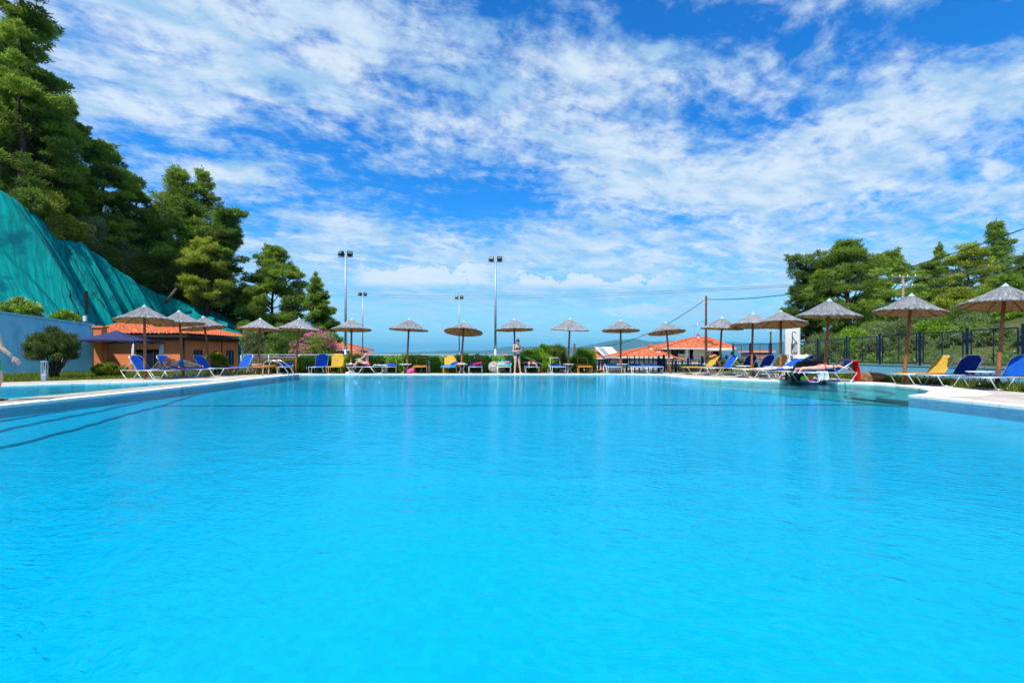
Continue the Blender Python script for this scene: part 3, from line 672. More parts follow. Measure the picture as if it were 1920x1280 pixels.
# ---------------------------------------------------------------- net covered embankment and wall
def build_net():
    root = empty('safety_net', (-28, 32, 0), 0, 'huge green safety net draped in folds over the steep bank on the left', 'net')
    NU, NV = 300, 44; rg = rnd(8); vs = []; uvs = []
    Lc, Lb = [Vector(p) for p in CREST], [Vector(p) for p in BASE]
    def at(L, s):
        k = s * (len(L) - 1); i = min(len(L) - 2, int(k)); t = k - i; p0 = L[max(0, i - 1)]; p1 = L[i]; p2 = L[i + 1]; p3 = L[min(len(L) - 1, i + 2)]
        return .5 * ((2 * p1) + (p2 - p0) * t + (2 * p0 - 5 * p1 + 4 * p2 - p3) * t * t + (3 * p1 - p0 - 3 * p2 + p3) * t ** 3) if True else 0
    ph = [rg.uniform(0, 6.28) for _ in range(12)]
    for j in range(NV + 1):
        v = j / NV
        for i in range(NU + 1):
            s = i / NU; sb = min(1, s + .0 * v)
            a = at(Lc, s); b = at(Lb, sb); p = a.lerp(b, v)
            # real cloth folds running down the slope, wider at the bottom
            w = (s - .10 * v) * 60 + 1.2 * math.sin(v * 2.5 + s * 9)
            h = .42 * math.sin(w * .55 + ph[0]) + .26 * math.sin(w * 1.3 + ph[1] + v * .8) + .12 * math.sin(w * 3.1 + ph[2] - v) + .03 * math.sin(w * 6.5 + ph[3] + v) + .008 * math.sin(w * 13 + ph[4])
            h += .05 * math.sin(v * 7 + w * .4)
            env = .25 + .75 * math.sin(math.pi * min(1, v * 1.15)) ** .6 if v < .87 else .45
            n = (b - a).cross(Vector((.35, 1, -.2))).normalized(); n = -n if n.x < 0 else n
            p = p + n * (h * .85 * env + .34) + Vector((0, 0, .25 * math.sin(math.pi * v) * -1.2 + (.05 * math.sin(s * 90) if j == 0 else 0)))
            vs.append(root.matrix_world.inverted() @ p - root.location if False else p - Vector(root.location)); uvs.append((s * 34, v * 12))
    n = NU + 1; fs = [(j * n + i, (j + 1) * n + i, (j + 1) * n + i + 1, j * n + i + 1) for j in range(NV) for i in range(NU)]
    mb = MB(); mb.add(vs, fs); me = mb.mesh('net_cloth', True); uvl = me.uv_layers.new(name='UVMap')
    for l in me.loops: uvl.data[l.index].uv = uvs[l.vertex_index]
    o = lnk('net_cloth', me, 'green_net', root); sol = o.modifiers.new('thickness', 'SOLIDIFY'); sol.thickness = .02
    # stitched dark seams
    for s0, s1, w in ((.175, .285, .035), (.34, .47, .03), (.60, .72, .03)):
        pts = []
        for j in range(2, NV, 1):
            i = int(lerp(s0, s1, j / NV) * NU); pts.append(vs[j * n + i] + Vector((.04, -.04, .03)))
        q = MB(); q.tube(pts, [w * .25 + w * abs(math.sin(k * .21 + s0 * 9)) ** 2 * math.sin(math.pi * k / len(pts)) for k in range(len(pts))], 5); q.build('seam', 'seam', root)
    # loose end hanging beyond the hut
    q = MB()
    a, b = P(352, 588, 37), P(458, 631, 37.5)
    def fn(u, v):
        p = a.lerp(b, u); top = p.z + .55 * math.sin(u * 3.1) ** 2 + (.7 * max(0, 1 - abs(u - .13) * 9)); bot = p.z - 1.6 + .1 * math.sin(u * 20)
        return Vector((p.x + .15 * math.sin(u * 31 + v * 2) - root.location.x, p.y + .3 * math.sin(u * 23 + v) + v * -.5 - root.location.y, lerp(top, bot, v)))
    q.sheet(fn, 60, 10, .03); q.build('net_cloth', 'green_net', root, smooth=True)
build_net()

def build_wall():
    a, b = Vector((-40.0, 17.0, 0)), Vector((-25.75, 22.8, 0)); c = Vector((XP(177, 26), 26, 0))
    root = empty('garden_wall', b, 0, 'tall blue plastered wall behind the round bush on the left lawn', 'wall')
    q = MB(); k = MB()
    def seg(p0, z0, p1, z1):
        d = (p1 - p0).normalized(); n = Vector((d.y, -d.x, 0)); 
        vs = []
        for p, z in ((p0, z0), (p1, z1)):
            for s in (0, -.3): vs += [p + n * s - b + Vector((0, 0, -.5)), p + n * s - b + Vector((0, 0, z))]
        q.add(vs, [(0, 4, 5, 1), (2, 3, 7, 6), (1, 5, 7, 3), (0, 1, 3, 2), (4, 6, 7, 5)])
        vs = []
        for p, z in ((p0, z0), (p1, z1)):
            for s in (.05, -.35): vs += [p + n * s - b + Vector((0, 0, z + .003)), p + n * s - b + Vector((0, 0, z + .10))]
        k.add(vs, [(0, 4, 5, 1), (2, 3, 7, 6), (1, 5, 7, 3), (0, 1, 3, 2), (4, 6, 7, 5), (0, 2, 6, 4)])
    seg(a, 3.9, b, 3.02); seg(b, 3.02, c, 2.56)
    q.build('wall', 'blue_wall', root); k.build('coping', 'blue_wall', root)
build_wall()

def uv_roof(me, dirs=None):
    uvl = me.uv_layers.new(name='UVMap')
    for p in me.polygons:
        n = p.normal; h = Vector((0, 0, 1)).cross(n)
        if h.length < .01: h = Vector((1, 0, 0))
        h.normalize(); dn = n.cross(h)
        for li in p.loop_indices:
            co = me.vertices[me.loops[li].vertex_index].co; uvl.data[li].uv = (co.dot(h), -co.dot(dn))
def hip_roof(name, x0, x1, y0, y1, ze, zr, rx0, rx1, ry, parent, m='roof_orange', thick=.16, tiles=False):
    """hipped roof: four planes up to a ridge from rx0 to rx1 at y=ry, with an eave board and rounded ridge tiles"""
    q = MB(); A, B, C_, D = Vector((x0, y0, ze)), Vector((x1, y0, ze)), Vector((x1, y1, ze)), Vector((x0, y1, ze)); E, E2 = Vector((rx0, ry, zr)), Vector((rx1, ry, zr))
    if tiles:
        # modelled barrel tiles: rippled rows on each plane
        def plane(p0, p1, t0, t1):
            L = (p1 - p0).length; nu = max(8, int(L / .055)); nv = max(6, int((((t0 + t1) / 2) - ((p0 + p1) / 2)).length / .12))
            n = (p1 - p0).cross(t0 - p0).normalized()
            if n.z < 0: n = -n
            base = len(q.v); ux = (p1 - p0).normalized(); vs = []
            for j in range(nv + 1):
                v = j / nv; l, r = p0.lerp(t0, v), p1.lerp(t1, v)
                for i in range(nu + 1):
                    p = l.lerp(r, i / nu); sx = (p - p0).dot(ux)
                    vs.append(p + n * (.075 * abs(math.sin(math.pi * sx / .27)) + (.02 if j % 3 == 0 else 0) + .06))
            fs = [(j * (nu + 1) + i, j * (nu + 1) + i + 1, (j + 1) * (nu + 1) + i + 1, (j + 1) * (nu + 1) + i) for j in range(nv) for i in range(nu)]
            q.add(vs, fs)
        plane(A, B, E, E2); plane(B, C_, E2, E2); plane(C_, D, E2, E); plane(D, A, E, E)
    else: q.add([A, B, C_, D, E, E2], [(0, 1, 5, 4), (1, 2, 5), (2, 3, 4, 5), (3, 0, 4)] if (E2 - E).length > .01 else [(0, 1, 4), (1, 2, 4), (2, 3, 4), (3, 0, 4)])
    me = q.mesh(name); uv_roof(me); r = lnk('roof', me, m, parent)
    q = MB(); e = Vector((0, 0, thick)); q.add([A - e, B - e, C_ - e, D - e, A, B, C_, D], [(3, 2, 1, 0), (0, 1, 5, 4), (1, 2, 6, 5), (2, 3, 7, 6), (3, 0, 4, 7)])
    q.build('eave', 'dark_soffit' if tiles else 'white_wall', r)
    q = MB(); up = Vector((0, 0, .05 if not tiles else .10)); rr = .07 if not tiles else .085
    for s, t in ((A, E), (B, E2), (C_, E2), (D, E), (E, E2)):
        if (t - s).length > .05:
            nseg = max(2, int((t - s).length / .3)); pts = [s.lerp(t, i / nseg) + up for i in range(nseg + 1)]
            q.tube(pts, [rr * (1 + (.12 if i % 2 else -.05)) for i in range(nseg + 1)], 8)
    q.build('ridge_tiles', m, r)
    return r
def window(parent, c, w, h, ny=-1, axis='x', frame='dark_soffit', panes=2, glass='glass_dark', shutter=None):
    """window or glazed door standing proud of a wall. axis 'x': wall faces -y; axis 'y': wall faces +x"""
    f = MB(); g = MB(); t = .05
    def bx(u, z, du, dz, mb, dep, o):
        if axis == 'x': mb.box((c[0] + u, c[1] - o, c[2] + z), (du, dep, dz))
        else: mb.box((c[0] + o, c[1] + u, c[2] + z), (dep, du, dz))
    bx(0, h / 2 - t / 2, w, t, f, .10, .03); bx(0, -h / 2 + t / 2, w, t, f, .10, .03)
    for i in range(panes + 1): bx(-w / 2 + t / 2 + (w - t) * i / panes, 0, t, h - 2 * t - .004, f, .09, .03)
    bx(0, 0, w - 2 * t - .01, h - 2 * t - .01, g, .03, .012)
    o = f.build('window', frame, parent); g.build('pane', glass, o)
    if shutter:
        s = MB(); bx(0, 0, w * .9, h * .9, s, .02, .045); s.build('shutter', shutter, o)
    return o
def build_hut():
    x0, x1, y0, y1 = -27.0, -21.65, 30.0, 36.2
    root = empty('pool_hut', (x0, y0, 0), 0, 'low terracotta orange hut with tiled hip roof behind the left parasols', 'building')
    L = Vector((x0, y0, 0)); l = lambda x, y, z: Vector((x, y, z)) - L
    q = MB(); q.box(l((x0 + x1) / 2, (y0 + y1) / 2, .83), (x1 - x0, y1 - y0, 2.5)); q.build('wall', 'orange_wall', root)
    q = MB(); q.box(l(x1 - .06, y0 - .035, .95), (.22, .10, 2.3)); q.build('downpipe', 'dark_soffit', root)
    hip_roof('roof', -.7, x1 - x0 + .62, -.55, y1 - y0 + .55, 2.20, 3.45, -.5, 1.4, 3.3, root, 'roof_tiles', .14, True)
    window(root, l(XP(281, 29.98), y0, .40), 1.75, 1.75, panes=3)
    window(root, l(x1, 31.35, .55), .75, 1.4, axis='y', panes=2); window(root, l(x1, 33.2, .95), .40, .5, axis='y', panes=1); window(root, l(x1, 34.9, .7), .8, 1.1, axis='y', panes=2)
    for yy in (32.3, 33.9): q = MB(); q.tube([l(x1 + .05, yy, -.3), l(x1 + .05, yy, 2.0)], .03, 6); q.build('downpipe', 'rib_wood', root)
    for i in range(26): q = MB(); q.box(l(x0 - .4 + i * .235, y0 - .36, 2.01), (.07, .3, .09)); q.build('rafter', 'rib_wood', root)
    for i in range(27): q = MB(); q.box(l(x1 + .40, y0 - .4 + i * .25, 2.01), (.3, .07, .09)); q.build('rafter', 'rib_wood', root)
    # stub pillar at the end of the blue wall
    r2 = empty('wall_pillar', (XP(187, 26.2), 26.2, 0), R(15), 'short orange plastered pillar ending the blue wall', 'pillar')
    q = MB(); q.box((0, 0, 1.0), (.50, .5, 2.9)); q.build('shaft', 'orange_wall', r2); q = MB(); q.box((0, 0, 2.51), (.60, .6, .12)); q.build('cap', 'orange_wall', r2)
    # blue shed beyond the hut
    r3 = empty('shed', (XP(443, 36.8), 36.8, 0), 0, 'small bright blue shed at the far end of the orange hut', 'shed')
    q = MB(); q.box((-.1, .4, .6), (.9, .8, 3.0)); q.build('wall', 'cyan_wall', r3); q = MB(); q.box((-.1, .4, 2.13), (1.02, .92, .06)); q.build('roof', 'white_wall', r3)
    q = MB(); q.box((0, -.03, .35), (.55, .04, 1.9)); q.build('door', 'light_blue_wall', r3)
build_hut()

def house(label, D, px0, px1, py_eave, px_r0, px_r1, py_ridge, wall, depth=7, drop=6, over=.55, cat='house', windows=(), wallspan=None, roofm='roof_orange'):
    X0, X1 = XP(px0, D), XP(px1, D); ze = CAMZ + (HZ - py_eave) / F * D; ry = D + depth / 2; zr = CAMZ + (HZ - py_ridge) / F * ry
    rx0, rx1 = XP(px_r0, ry), XP(px_r1, ry)
    root = empty('house', (X0, D, ze - drop), 0, label, cat); o = Vector(root.location)
    w0, w1 = (XP(wallspan[0], D), XP(wallspan[1], D)) if wallspan else (X0 + over, X1 - over)
    q = MB(); q.box(Vector(((w0 + w1) / 2, D + depth / 2, ze - .16 - drop / 2)) - o, (w1 - w0, depth - 2 * over, drop)); q.build('wall', wall, root)
    hip_roof('roof', X0 - o.x, X1 - o.x, 0, depth, drop, zr - ze + drop, rx0 - o.x, rx1 - o.x, depth / 2, root, roofm)
    for (px, py, w, h, sh) in windows:
        p = P(px, py, D + over) - o; window(root, (p.x, over, p.z), w, h, panes=2, frame='white_wall' if sh else 'dark_soffit', shutter=sh)
    return root, o
def chimney(root, o, px, py0, py1, D, w=.7):
    a, b = P(px, py0, D) - o, P(px, py1, D) - o; q = MB(); q.box(((a.x), a.y, (a.z + b.z) / 2 - .3), (w, w, a.z - b.z + .6)); c = q.build('chimney', 'white_wall', root)
    q = MB(); q.box((a.x, a.y, a.z + .06), (w * 1.3, w * 1.3, .12)); q.box((a.x, a.y, a.z + .22), (w * .8, w * .8, .2)); q.build('chimney_cap', 'roof_orange', c)
def build_houses():
    r, o = house('two storey cream house with wide orange hip roof behind the wooden utility pole', 60, 1240, 1381, 652.3, 1298, 1330, 633, 'cream_wall', 9, 8, 1.1,
                 windows=((1265, 663, .9, 1.5, None), (1277, 659, .5, .6, None), (1281.5, 659, .5, .6, None), (1292, 662, 1.2, 1.8, 'white_wall'), (1312, 664, 3.4, 2.2, 'cream_wall'), (1338, 661, 1.6, 1.7, None)))
    chimney(r, o, 1327, 640, 650, 62.5, .9); chimney(r, o, 1309, 629.5, 636, 64.5, .35)
    q = MB(); p0, p1 = P(1252, 668, 59.6) - o, P(1372, 668, 59.6) - o
    q.box(((p0.x + p1.x) / 2, p0.y + .5, p0.z - .9), (p1.x - p0.x, 1.6, .2)); q.build('balcony', 'white_wall', r)
    q = MB(); q.tube([(p0.x, p0.y - .25, p0.z), (p1.x, p0.y - .25, p0.z)], .035, 5)
    for i in range(60): x = lerp(p0.x, p1.x, i / 59); q.tube([(x, p0.y - .25, p0.z - .8), (x, p0.y - .25, p0.z)], .014, 4)
    q.build('balcony_railing', 'navy_metal', r)
    q = MB(); e0, e1 = P(1333, 652, 59) - o, P(1378, 652, 59) - o; q.box(((e0.x + e1.x) / 2, .3, e0.z - .25), (e1.x - e0.x, 2.2, .28)); q.build('canopy', 'white_wall', r)
    q = MB(); s = P(1341, 645, 61.3) - o; q.box((s.x, 1.6, s.z), (.9, .7, .06)); q.build('skylight', 'glass_dark', r)
    r, o = house('low white bungalow with orange roof behind the navy fence posts', 46, 1157, 1262, 668.6, 1207, 1222, 652.4, 'white_wall', 6.5, 5, .5, windows=((1172, 676, .5, .8, None), (1216, 680, 1.0, 1.4, 'cream_wall'), (1240, 680, .9, 1.3, None)))
    chimney(r, o, 1220.5, 650, 655, 49, .42); chimney(r, o, 1234, 656, 663, 47.8, .5)
    # porch roof at its right-hand side
    q = MB(); a, b, c, d = P(1236, 662, 48) - o, P(1287, 674.5, 45) - o, P(1282, 672, 50) - o, P(1232, 659, 50.5) - o
    e = Vector((0, 0, .12)); q.add([a, b, c, d, a - e, b - e, c - e, d - e], [(0, 1, 2, 3), (7, 6, 5, 4), (0, 4, 5, 1), (1, 5, 6, 2), (2, 6, 7, 3), (3, 7, 4, 0)]); me = q.mesh('porch_roof'); uv_roof(me); lnk('porch_roof', me, 'roof_orange', r)
    for px in (1261, 1279): q = MB(); t = P(px, 672, 45.6) - o; q.box((t.x, t.y, t.z - 1.6), (.16, .16, 3.0)); q.build('porch_post', 'dark_soffit', r)
    r, o = house('white walled house with a big pale solar roof panel, beyond the round bush', 54, 1098, 1170, 670.5, 1118, 1150, 655, 'white_wall', 8, 5, .4, windows=((1141, 676, 1.9, 1.2, 'brown_wall'),))
    q = MB(); a, b, c, d = P(1136, 672.5, 52.9) - o, P(1163, 671, 52.9) - o, P(1147, 652.2, 56.5) - o, P(1114.5, 652.0, 56.5) - o
    up = Vector((0, -.1, .12)); q.add([a + up, b + up, c + up, d + up, a, b, c, d], [(0, 1, 2, 3), (0, 4, 5, 1), (1, 5, 6, 2), (2, 6, 7, 3), (3, 7, 4, 0)]); q.build('solar_panel', 'solar_white', r)
    q = MB(); up2 = Vector((0, -.14, .16)); f = lambda s, t: a.lerp(b, s).lerp(d.lerp(c, s), t) + up2; q.add([f(.10, .08), f(.42, .08), f(.42, .86), f(.10, .86)], [(0, 1, 2, 3)]); q.build('glazing', 'solar_grey', r)
    r, o = house('dark red house with a steep orange roof beside the pink oleander', 58, 606, 665, 655, 618, 632, 641, 'maroon_wall', 8, 6, .5)
    r, o = house('small orange lean-to roof in front of the dark red house', 55, 655, 679, 664.5, 658, 662, 658, 'maroon_wall', 5, 4, .3)
    r, o = house('long low pink building far off beyond the right fence', 95, 1411, 1455, 659, 1414, 1452, 657.5, 'pink_wall', 6, 5, .3)
    r, o = house('far cottage roof seen between bungalow and solar panel house', 70, 1176, 1200, 660, 1182, 1190, 656, 'white_wall', 6, 5, .3)
build_houses()
# ================================================================ THINGS
def umbrella(i, bx, D, ax, ay, hw, label, lean_y=0.0, extra=0.0):
    """reed parasol: base pixel column, distance, apex pixel, half width of the rim in pixels"""
    X = XP(bx, D); H = CAMZ + (HZ - ay) / F * D; th = math.atan2(abs(ax - 960), F); r = hw * D * math.cos(th) / F
    first = umbrella.proto
    if first is None:
        root = empty('thatched_parasol', (0, 0, 0))
        q = MB(); q.tube([(0, 0, -.3), (0, 0, .6), (0, 0, 1.4), (0, 0, 2.62)], [.052, .05, .047, .042], 12); q.build('pole', 'pole_wood', root, True)
        # thatch: a slightly hollow cone with ragged reed ends
        rg = rnd(11); q = MB(); n = 144; prof = [(.055, 2.76), (.15, 2.70), (.30, 2.60), (.46, 2.495), (.62, 2.40), (.78, 2.315), (.90, 2.262), (.955, 2.235)]
        jit = [rg.gauss(0, 1) for _ in range(n)]; vs = []
        for k, (rr, z) in enumerate(prof):
            for j in range(n):
                a = 2 * math.pi * (j + .25 * rg.random()) / n; e = (jit[j] * .010 + rg.gauss(0, .004)) * min(1, k / 3); e2 = jit[j] * .014 if k == len(prof) - 1 else 0
                vs.append(((rr + e2) * math.cos(a), (rr + e2) * math.sin(a), z + e))
        for j in range(n):
            a = 2 * math.pi * j / n; vs.append((.94 * math.cos(a), .94 * math.sin(a), 2.195 + jit[j] * .004))
        K = len(prof) + 1; fs = [(k * n + (j + 1) % n, k * n + j, (k + 1) * n + j, (k + 1) * n + (j + 1) % n)[::-1] for k in range(K - 1) for j in range(n)]
        q.add(vs, fs)
        for j in range(420):   # single loose reeds on the surface and past the rim
            a = rg.random() * 6.283; r0 = rg.uniform(.15, .85); r1 = min(.99, r0 + rg.uniform(.12, .35)); z = lambda r_: 2.76 - .525 * (r_ / .955) ** .86 + .022
            w = .006; da = w / max(.2, r0); u = rg.gauss(0, .03)
            q.add([(r0 * math.cos(a - da), r0 * math.sin(a - da), z(r0)), (r0 * math.cos(a + da), r0 * math.sin(a + da), z(r0)), (r1 * math.cos(a + u), r1 * math.sin(a + u), z(r1) + rg.uniform(-.01, .012))], [(0, 1, 2)])
        q.build('thatch', 'thatch', root)
        q = MB(); vs = []; prof = [(.05, 2.66), (.5, 2.41), (.93, 2.196)]
        for rr, z in prof:
            for j in range(n): a = 2 * math.pi * j / n; vs.append((rr * math.cos(a), rr * math.sin(a), z + (.006 if j % 2 else 0)))
        q.add(vs, [(k * n + j, k * n + (j + 1) % n, (k + 1) * n + (j + 1) % n, (k + 1) * n + j) for k in range(2) for j in range(n)]); q.build('reed_lining', 'reed_under', root)
        q = MB(); q.tube([(.945 * math.cos(a), .945 * math.sin(a), 2.205) for a in [2 * math.pi * j / 40 for j in range(40)]], .012, 6, closed=True); q.build('rim_hoop', 'rib_wood', root)
        for j in range(8):
            a = 2 * math.pi * (j + .5) / 8; q = MB(); q.tube([(.05 * math.cos(a), .05 * math.sin(a), 2.60), (.93 * math.cos(a), .93 * math.sin(a), 2.18)], .013, 6); q.build('rib', 'rib_wood', root)
        q = MB(); q.lathe([(.115, 2.715), (.06, 2.775), (.012, 2.83)], 12); q.build('cap', 'cap_blue', root)
        umbrella.proto = root; o = root
    else: o = copy_tree(first)
    s = H / 2.83; o.location = (X, D, 0); lean_x = math.atan2(XP(ax, D) - X, H)
    rg = rnd(100 + i); M = Matrix.Rotation(lean_x, 4, 'Y') @ Matrix.Rotation(-lean_y, 4, 'X') @ Matrix.Rotation(rg.random() * 6.28, 4, 'Z'); o.rotation_euler = M.to_euler(); o.scale = (r / .955, r / .955, s)
    tag(o, label, 'parasol', 'thatched parasols round the pool'); return o
umbrella.proto = None
UMB = [(272, 17.3, 265, 570, 59.5, 'grey thatched parasol leftmost of all, nearest the blue gazebo', .05),
       (344, 19.5, 335, 581, 50.5, 'grey thatched parasol over the sunbather in the orange hat', 0),
       (396, 21.6, 382, 591, 44, 'crooked thatched parasol beside the round golden bush', -.02),
       (484.5, 22.6, 485, 595, 40.5, 'thatched parasol beside the steel pool ladder', .05),
       (554, 22.6, 560, 595, 39, 'thatched parasol in front of the pink oleander', .03),
       (658.5, 22.8, 657.5, 595.6, 38.5, 'thatched parasol between yellow lounger and the seated bather', .05),
       (762.5, 22.8, 767, 596, 37.2, 'thatched parasol above the pink float, in front of the hedge', .02),
       (864, 22.8, 868.6, 599, 37, 'thatched parasol tipped forward in front of the hedge, underside fully shown', .17),
       (966, 23.1, 964, 596, 35.5, 'thatched parasol directly behind the standing bather', .03),
       (1064.5, 22.9, 1068, 596, 36.2, 'thatched parasol tipped back, beside the feathery shrub', -.09),
       (1164, 22.8, 1165, 598, 35.8, 'thatched parasol in front of the solar panel house', .05),
       (1257, 22.6, 1252, 601, 35.8, 'thatched parasol tipped left in front of the low bungalow', .12),
       (1348, 21.6, 1353, 593, 40.5, 'thatched parasol just right of the brown utility pole', -.03),
       (1409, 19.8, 1416, 584, 45, 'thatched parasol in front of the fence, second left of the shower', .06),
       (1463.5, 18.0, 1472, 579, 52, 'thatched parasol hiding the top of the white shower pillar', .10),
       (1546, 15.5, 1551, 560, 63, 'pale thatched parasol above the sunbather with the red towel', -.04),
       (1694, 14.4, 1709.6, 549, 73, 'big leaning thatched parasol beside the straw bale', 0),
       (1869, 12.5, 1890, 529, 94, 'biggest thatched parasol at the right edge above blue loungers', .02)]
for i, a in enumerate(UMB): umbrella(i, *a[:6], a[6])

# ---------------------------------------------------------------- sun loungers
def oct_sheet(w, L, cut, th, foot=False):
    """flat fabric panel in local x (width) and y (length) with two cut corners at the far end"""
    h = w / 2; o = [(-h, 0), (h, 0), (h, L - cut * 1.3), (h - cut, L), (-h + cut, L), (-h, L - cut * 1.3)]
    return o
LCACHE = {}
def lounger(label, loc, heading, frame='aluminium', seat='blue_cloth', back='blue_cloth', ang=50, arch=False, L=1.0, w=.62, pad=0.0, slump=0.0):
    """heading: direction (degrees, 0 = +x) in which the foot end points"""
    key = (frame, seat, back, ang, arch, L, w, pad)
    rz = R(heading) + math.pi / 2
    if key in LCACHE:
        o = copy_tree(LCACHE[key])
    else:
        root = empty('sun_lounger', (0, 0, 0)); hw = w / 2; f = MB(); yh = .28; H = .34
        for s in (-1, 1): f.tube([(s * hw, -.95, H), (s * hw, yh, H), (s * hw, .92, H)], .014, 8)
        for y in (-.95, .92): f.tube([(-hw, y, H), (hw, y, H)], .014, 8)
        f.build('frame', frame, root, True)
        for s in (-1, 1):
            for (a, b, c, d) in ((-.90, -.68, -.42, -.18), (.16, .42, .66, .90)):
                q = MB(); x = s * (hw + .012)
                q.tube([(x, a, H - .01), (x, lerp(a, b, .8), .06), (x, b + .01, .022), (x, c - .01, .022), (x, lerp(d, c, .8), .06), (x, d, H - .01)], .013, 8); q.build('leg', frame, root, True)
        for y in (-.55, .54): q = MB(); q.tube([(-hw, y, .03), (hw, y, .03)], .012, 6); q.build('crossbar', frame, root, True)
        q = MB(); q.sheet(lambda u, v: Vector(((u - .5) * (w - .03), lerp(-.93, yh, v), H + .022 + pad - .018 * math.sin(math.pi * u) * math.sin(math.pi * min(1, v * 1.1)))), 10, 18, .012 + pad); q.build('seat', seat, root, True)
        a = R(ang); BL = .65
        def bp(x, t, off=0): return Vector((x, yh + t * math.cos(a) - off * math.sin(a), H + .02 + t * math.sin(a) + off * math.cos(a)))
        if arch:   # bare hoop standing up behind flattened fabric
            q = MB(); A = R(62); pts = [Vector((x, yh + t * math.cos(A), H + t * math.sin(A))) for x, t in ((-hw * .82, 0), (-hw * .80, .38), (-hw * .7, .46), (-hw * .5, .49), (hw * .5, .49), (hw * .7, .46), (hw * .80, .38), (hw * .82, 0))]; q.tube(pts, .014, 8)
            q.build('sunshade_hoop', frame, root, True)
        q = MB(); q.tube([bp(-hw + .02, 0), bp(-hw + .02, BL - .10), bp(-hw + .06, BL - .02), bp(-hw + .12, BL + .01), bp(hw - .12, BL + .01), bp(hw - .06, BL - .02), bp(hw - .02, BL - .10), bp(hw - .02, 0)], .015, 8)
        bf = q.build('back_frame', frame, root, True)
        nv = 12
        def bk(u, v):
            t = BL * v; cut = max(0, (v - .76) / .24); ww = (w - .05) / 2 * (1 - .55 * cut); return bp((u * 2 - 1) * ww, t, .012 + pad - .022 * math.sin(math.pi * u) * math.sin(math.pi * v))
        q = MB(); q.sheet(bk, 8, 15, .014 + pad * .6); q.build('backrest', back, root, True)
        if ang > 15:
            for s in (-1, 1): q = MB(); q.tube([bp(s * (hw - .03), .38), Vector((s * (hw - .03), yh + .58, H))], .011, 6); q.build('prop', frame, root, True)
        LCACHE[key] = root; o = root
    o.location = loc; o.rotation_euler = (0, 0, rz); o.scale = (1, 1, 1)
    tag(o, label, 'sun lounger', 'sun loungers round the pool'); return o
def LP(px, D, dz=0): return Vector((XP(px, D), D, dz))
B_, N_, Y_ = 'blue_cloth', 'navy_cloth', 'yellow_cloth'
# left side, seen from the side
lounger('blue lounger with raised back, leftmost, in front of the gazebo', LP(282, 17.45), -4, ang=56)
lounger('blue lounger with raised back second from the left, behind the first parasol pole', LP(330, 18.8), -6, ang=56)
lounger('flat blue lounger under the sunbather in the orange hat', LP(352, 18.55), -8, ang=4)
lounger('blue lounger with raised back right of the sunbather in the orange hat', LP(396, 20.0), -8, ang=54)
lounger('blue lounger with its back to the blue shed, left of a grey table', LP(447, 21.4), -108, ang=62)
lounger('flat orange padded lounger with a raised hoop behind the pool ladder', LP(500, 22.35), -82, 'yellow_frame', 'orange_cloth', 'orange_cloth', 3, True, pad=.03)
lounger('flat blue lounger beside the parasol in front of the oleander', LP(536, 22.6), -68, seat=N_, ang=12)
lounger('upright blue lounger, left of the upright yellow one, before the hedge', LP(600, 22.6), -80, ang=68)
lounger('tall upright yellow lounger beside the upright blue lounger', LP(631, 22.7), -78, 'yellow_frame', Y_, Y_, 68)
lounger('blue lounger under the seated bather, half covered by a white towel', LP(690, 22.3), -172, seat=N_, ang=3)
lounger('low blue lounger between the white towel and the pink float', LP(731, 22.9), -78, seat=N_, ang=9, pad=.02)
lounger('orange padded lounger with a raised hoop right of the pink float', LP(789, 22.9), -82, 'yellow_frame', 'orange_cloth', 'orange_cloth', 5, True, pad=.03)
lounger('upright yellow lounger with a blue and white towel on its seat', LP(844, 22.9), -84, 'yellow_frame', Y_, Y_, 50)
lounger('blue lounger with a red towel on it, left of the white boulder', LP(892, 22.9), -87, ang=26)
lounger('lounger under a cyan towel in front of the white boulder', LP(946, 22.9), -92, 'white_frame', Y_, Y_, 24)
lounger('blue lounger under the man lying face down', LP(996, 22.9), -88, ang=5)
lounger('blue lounger with a bare white hoop beside the feathery shrub', LP(1043, 22.9), -86, 'white_frame', B_, N_, 6, True, pad=.015)
lounger('orange padded lounger in front of the big round bush', LP(1094, 22.9), -92, 'yellow_frame', 'orange_cloth', 'orange_cloth', 6, True, pad=.02)
lounger('flat blue lounger left of the parasol by the solar panel house', LP(1148, 22.9), -94, 'white_frame', B_, N_, 7, pad=.015)
lounger('flat blue lounger in front of the bungalow, left one of a pair', LP(1194, 22.9), -94, 'white_frame', B_, N_, 7, pad=.015)
lounger('flat blue lounger in front of the bungalow, right one of a pair', LP(1223, 22.9), -94, 'white_frame', B_, N_, 7, pad=.015)
# right side
lounger('yellow lounger with raised back left of the utility pole parasol', LP(1318, 21.6), 184, 'yellow_frame', Y_, Y_, 52)
lounger('bright blue lounger with raised back right of the utility pole parasol', LP(1352, 20.6), 188, ang=54)
lounger('navy lounger with raised back facing the yellow flowers', LP(1392, 20.6), 200, seat=N_, back=N_, ang=58)
lounger('lounger with yellow seat and dark blue back beside the yellow flowers', LP(1421, 18.7), 192, seat=Y_, back=N_, ang=58)
lounger('yellow backed lounger behind a grey table, left of the shower', LP(1446, 19.3), 190, seat=Y_, back=Y_, ang=58)
lounger('navy lounger behind the pole of the parasol by the shower', LP(1462, 20.6), 194, seat=N_, back=N_, ang=60)
lounger('yellow lounger hidden under the blue and white beach towel', LP(1467, 17.2), 186, seat=Y_, back=B_, ang=38)
lounger('lounger with yellow foot end in front of the dark bundle', LP(1508, 16.3), 186, seat=Y_, back=B_, ang=4)
lounger('blue lounger under the sunbather, with a red towel over its raised back', LP(1544, 15.45), 181, ang=34)
lounger('yellow lounger with raised back beside the straw bale', LP(1738, 14.15), 182, seat=Y_, back=Y_, ang=56)
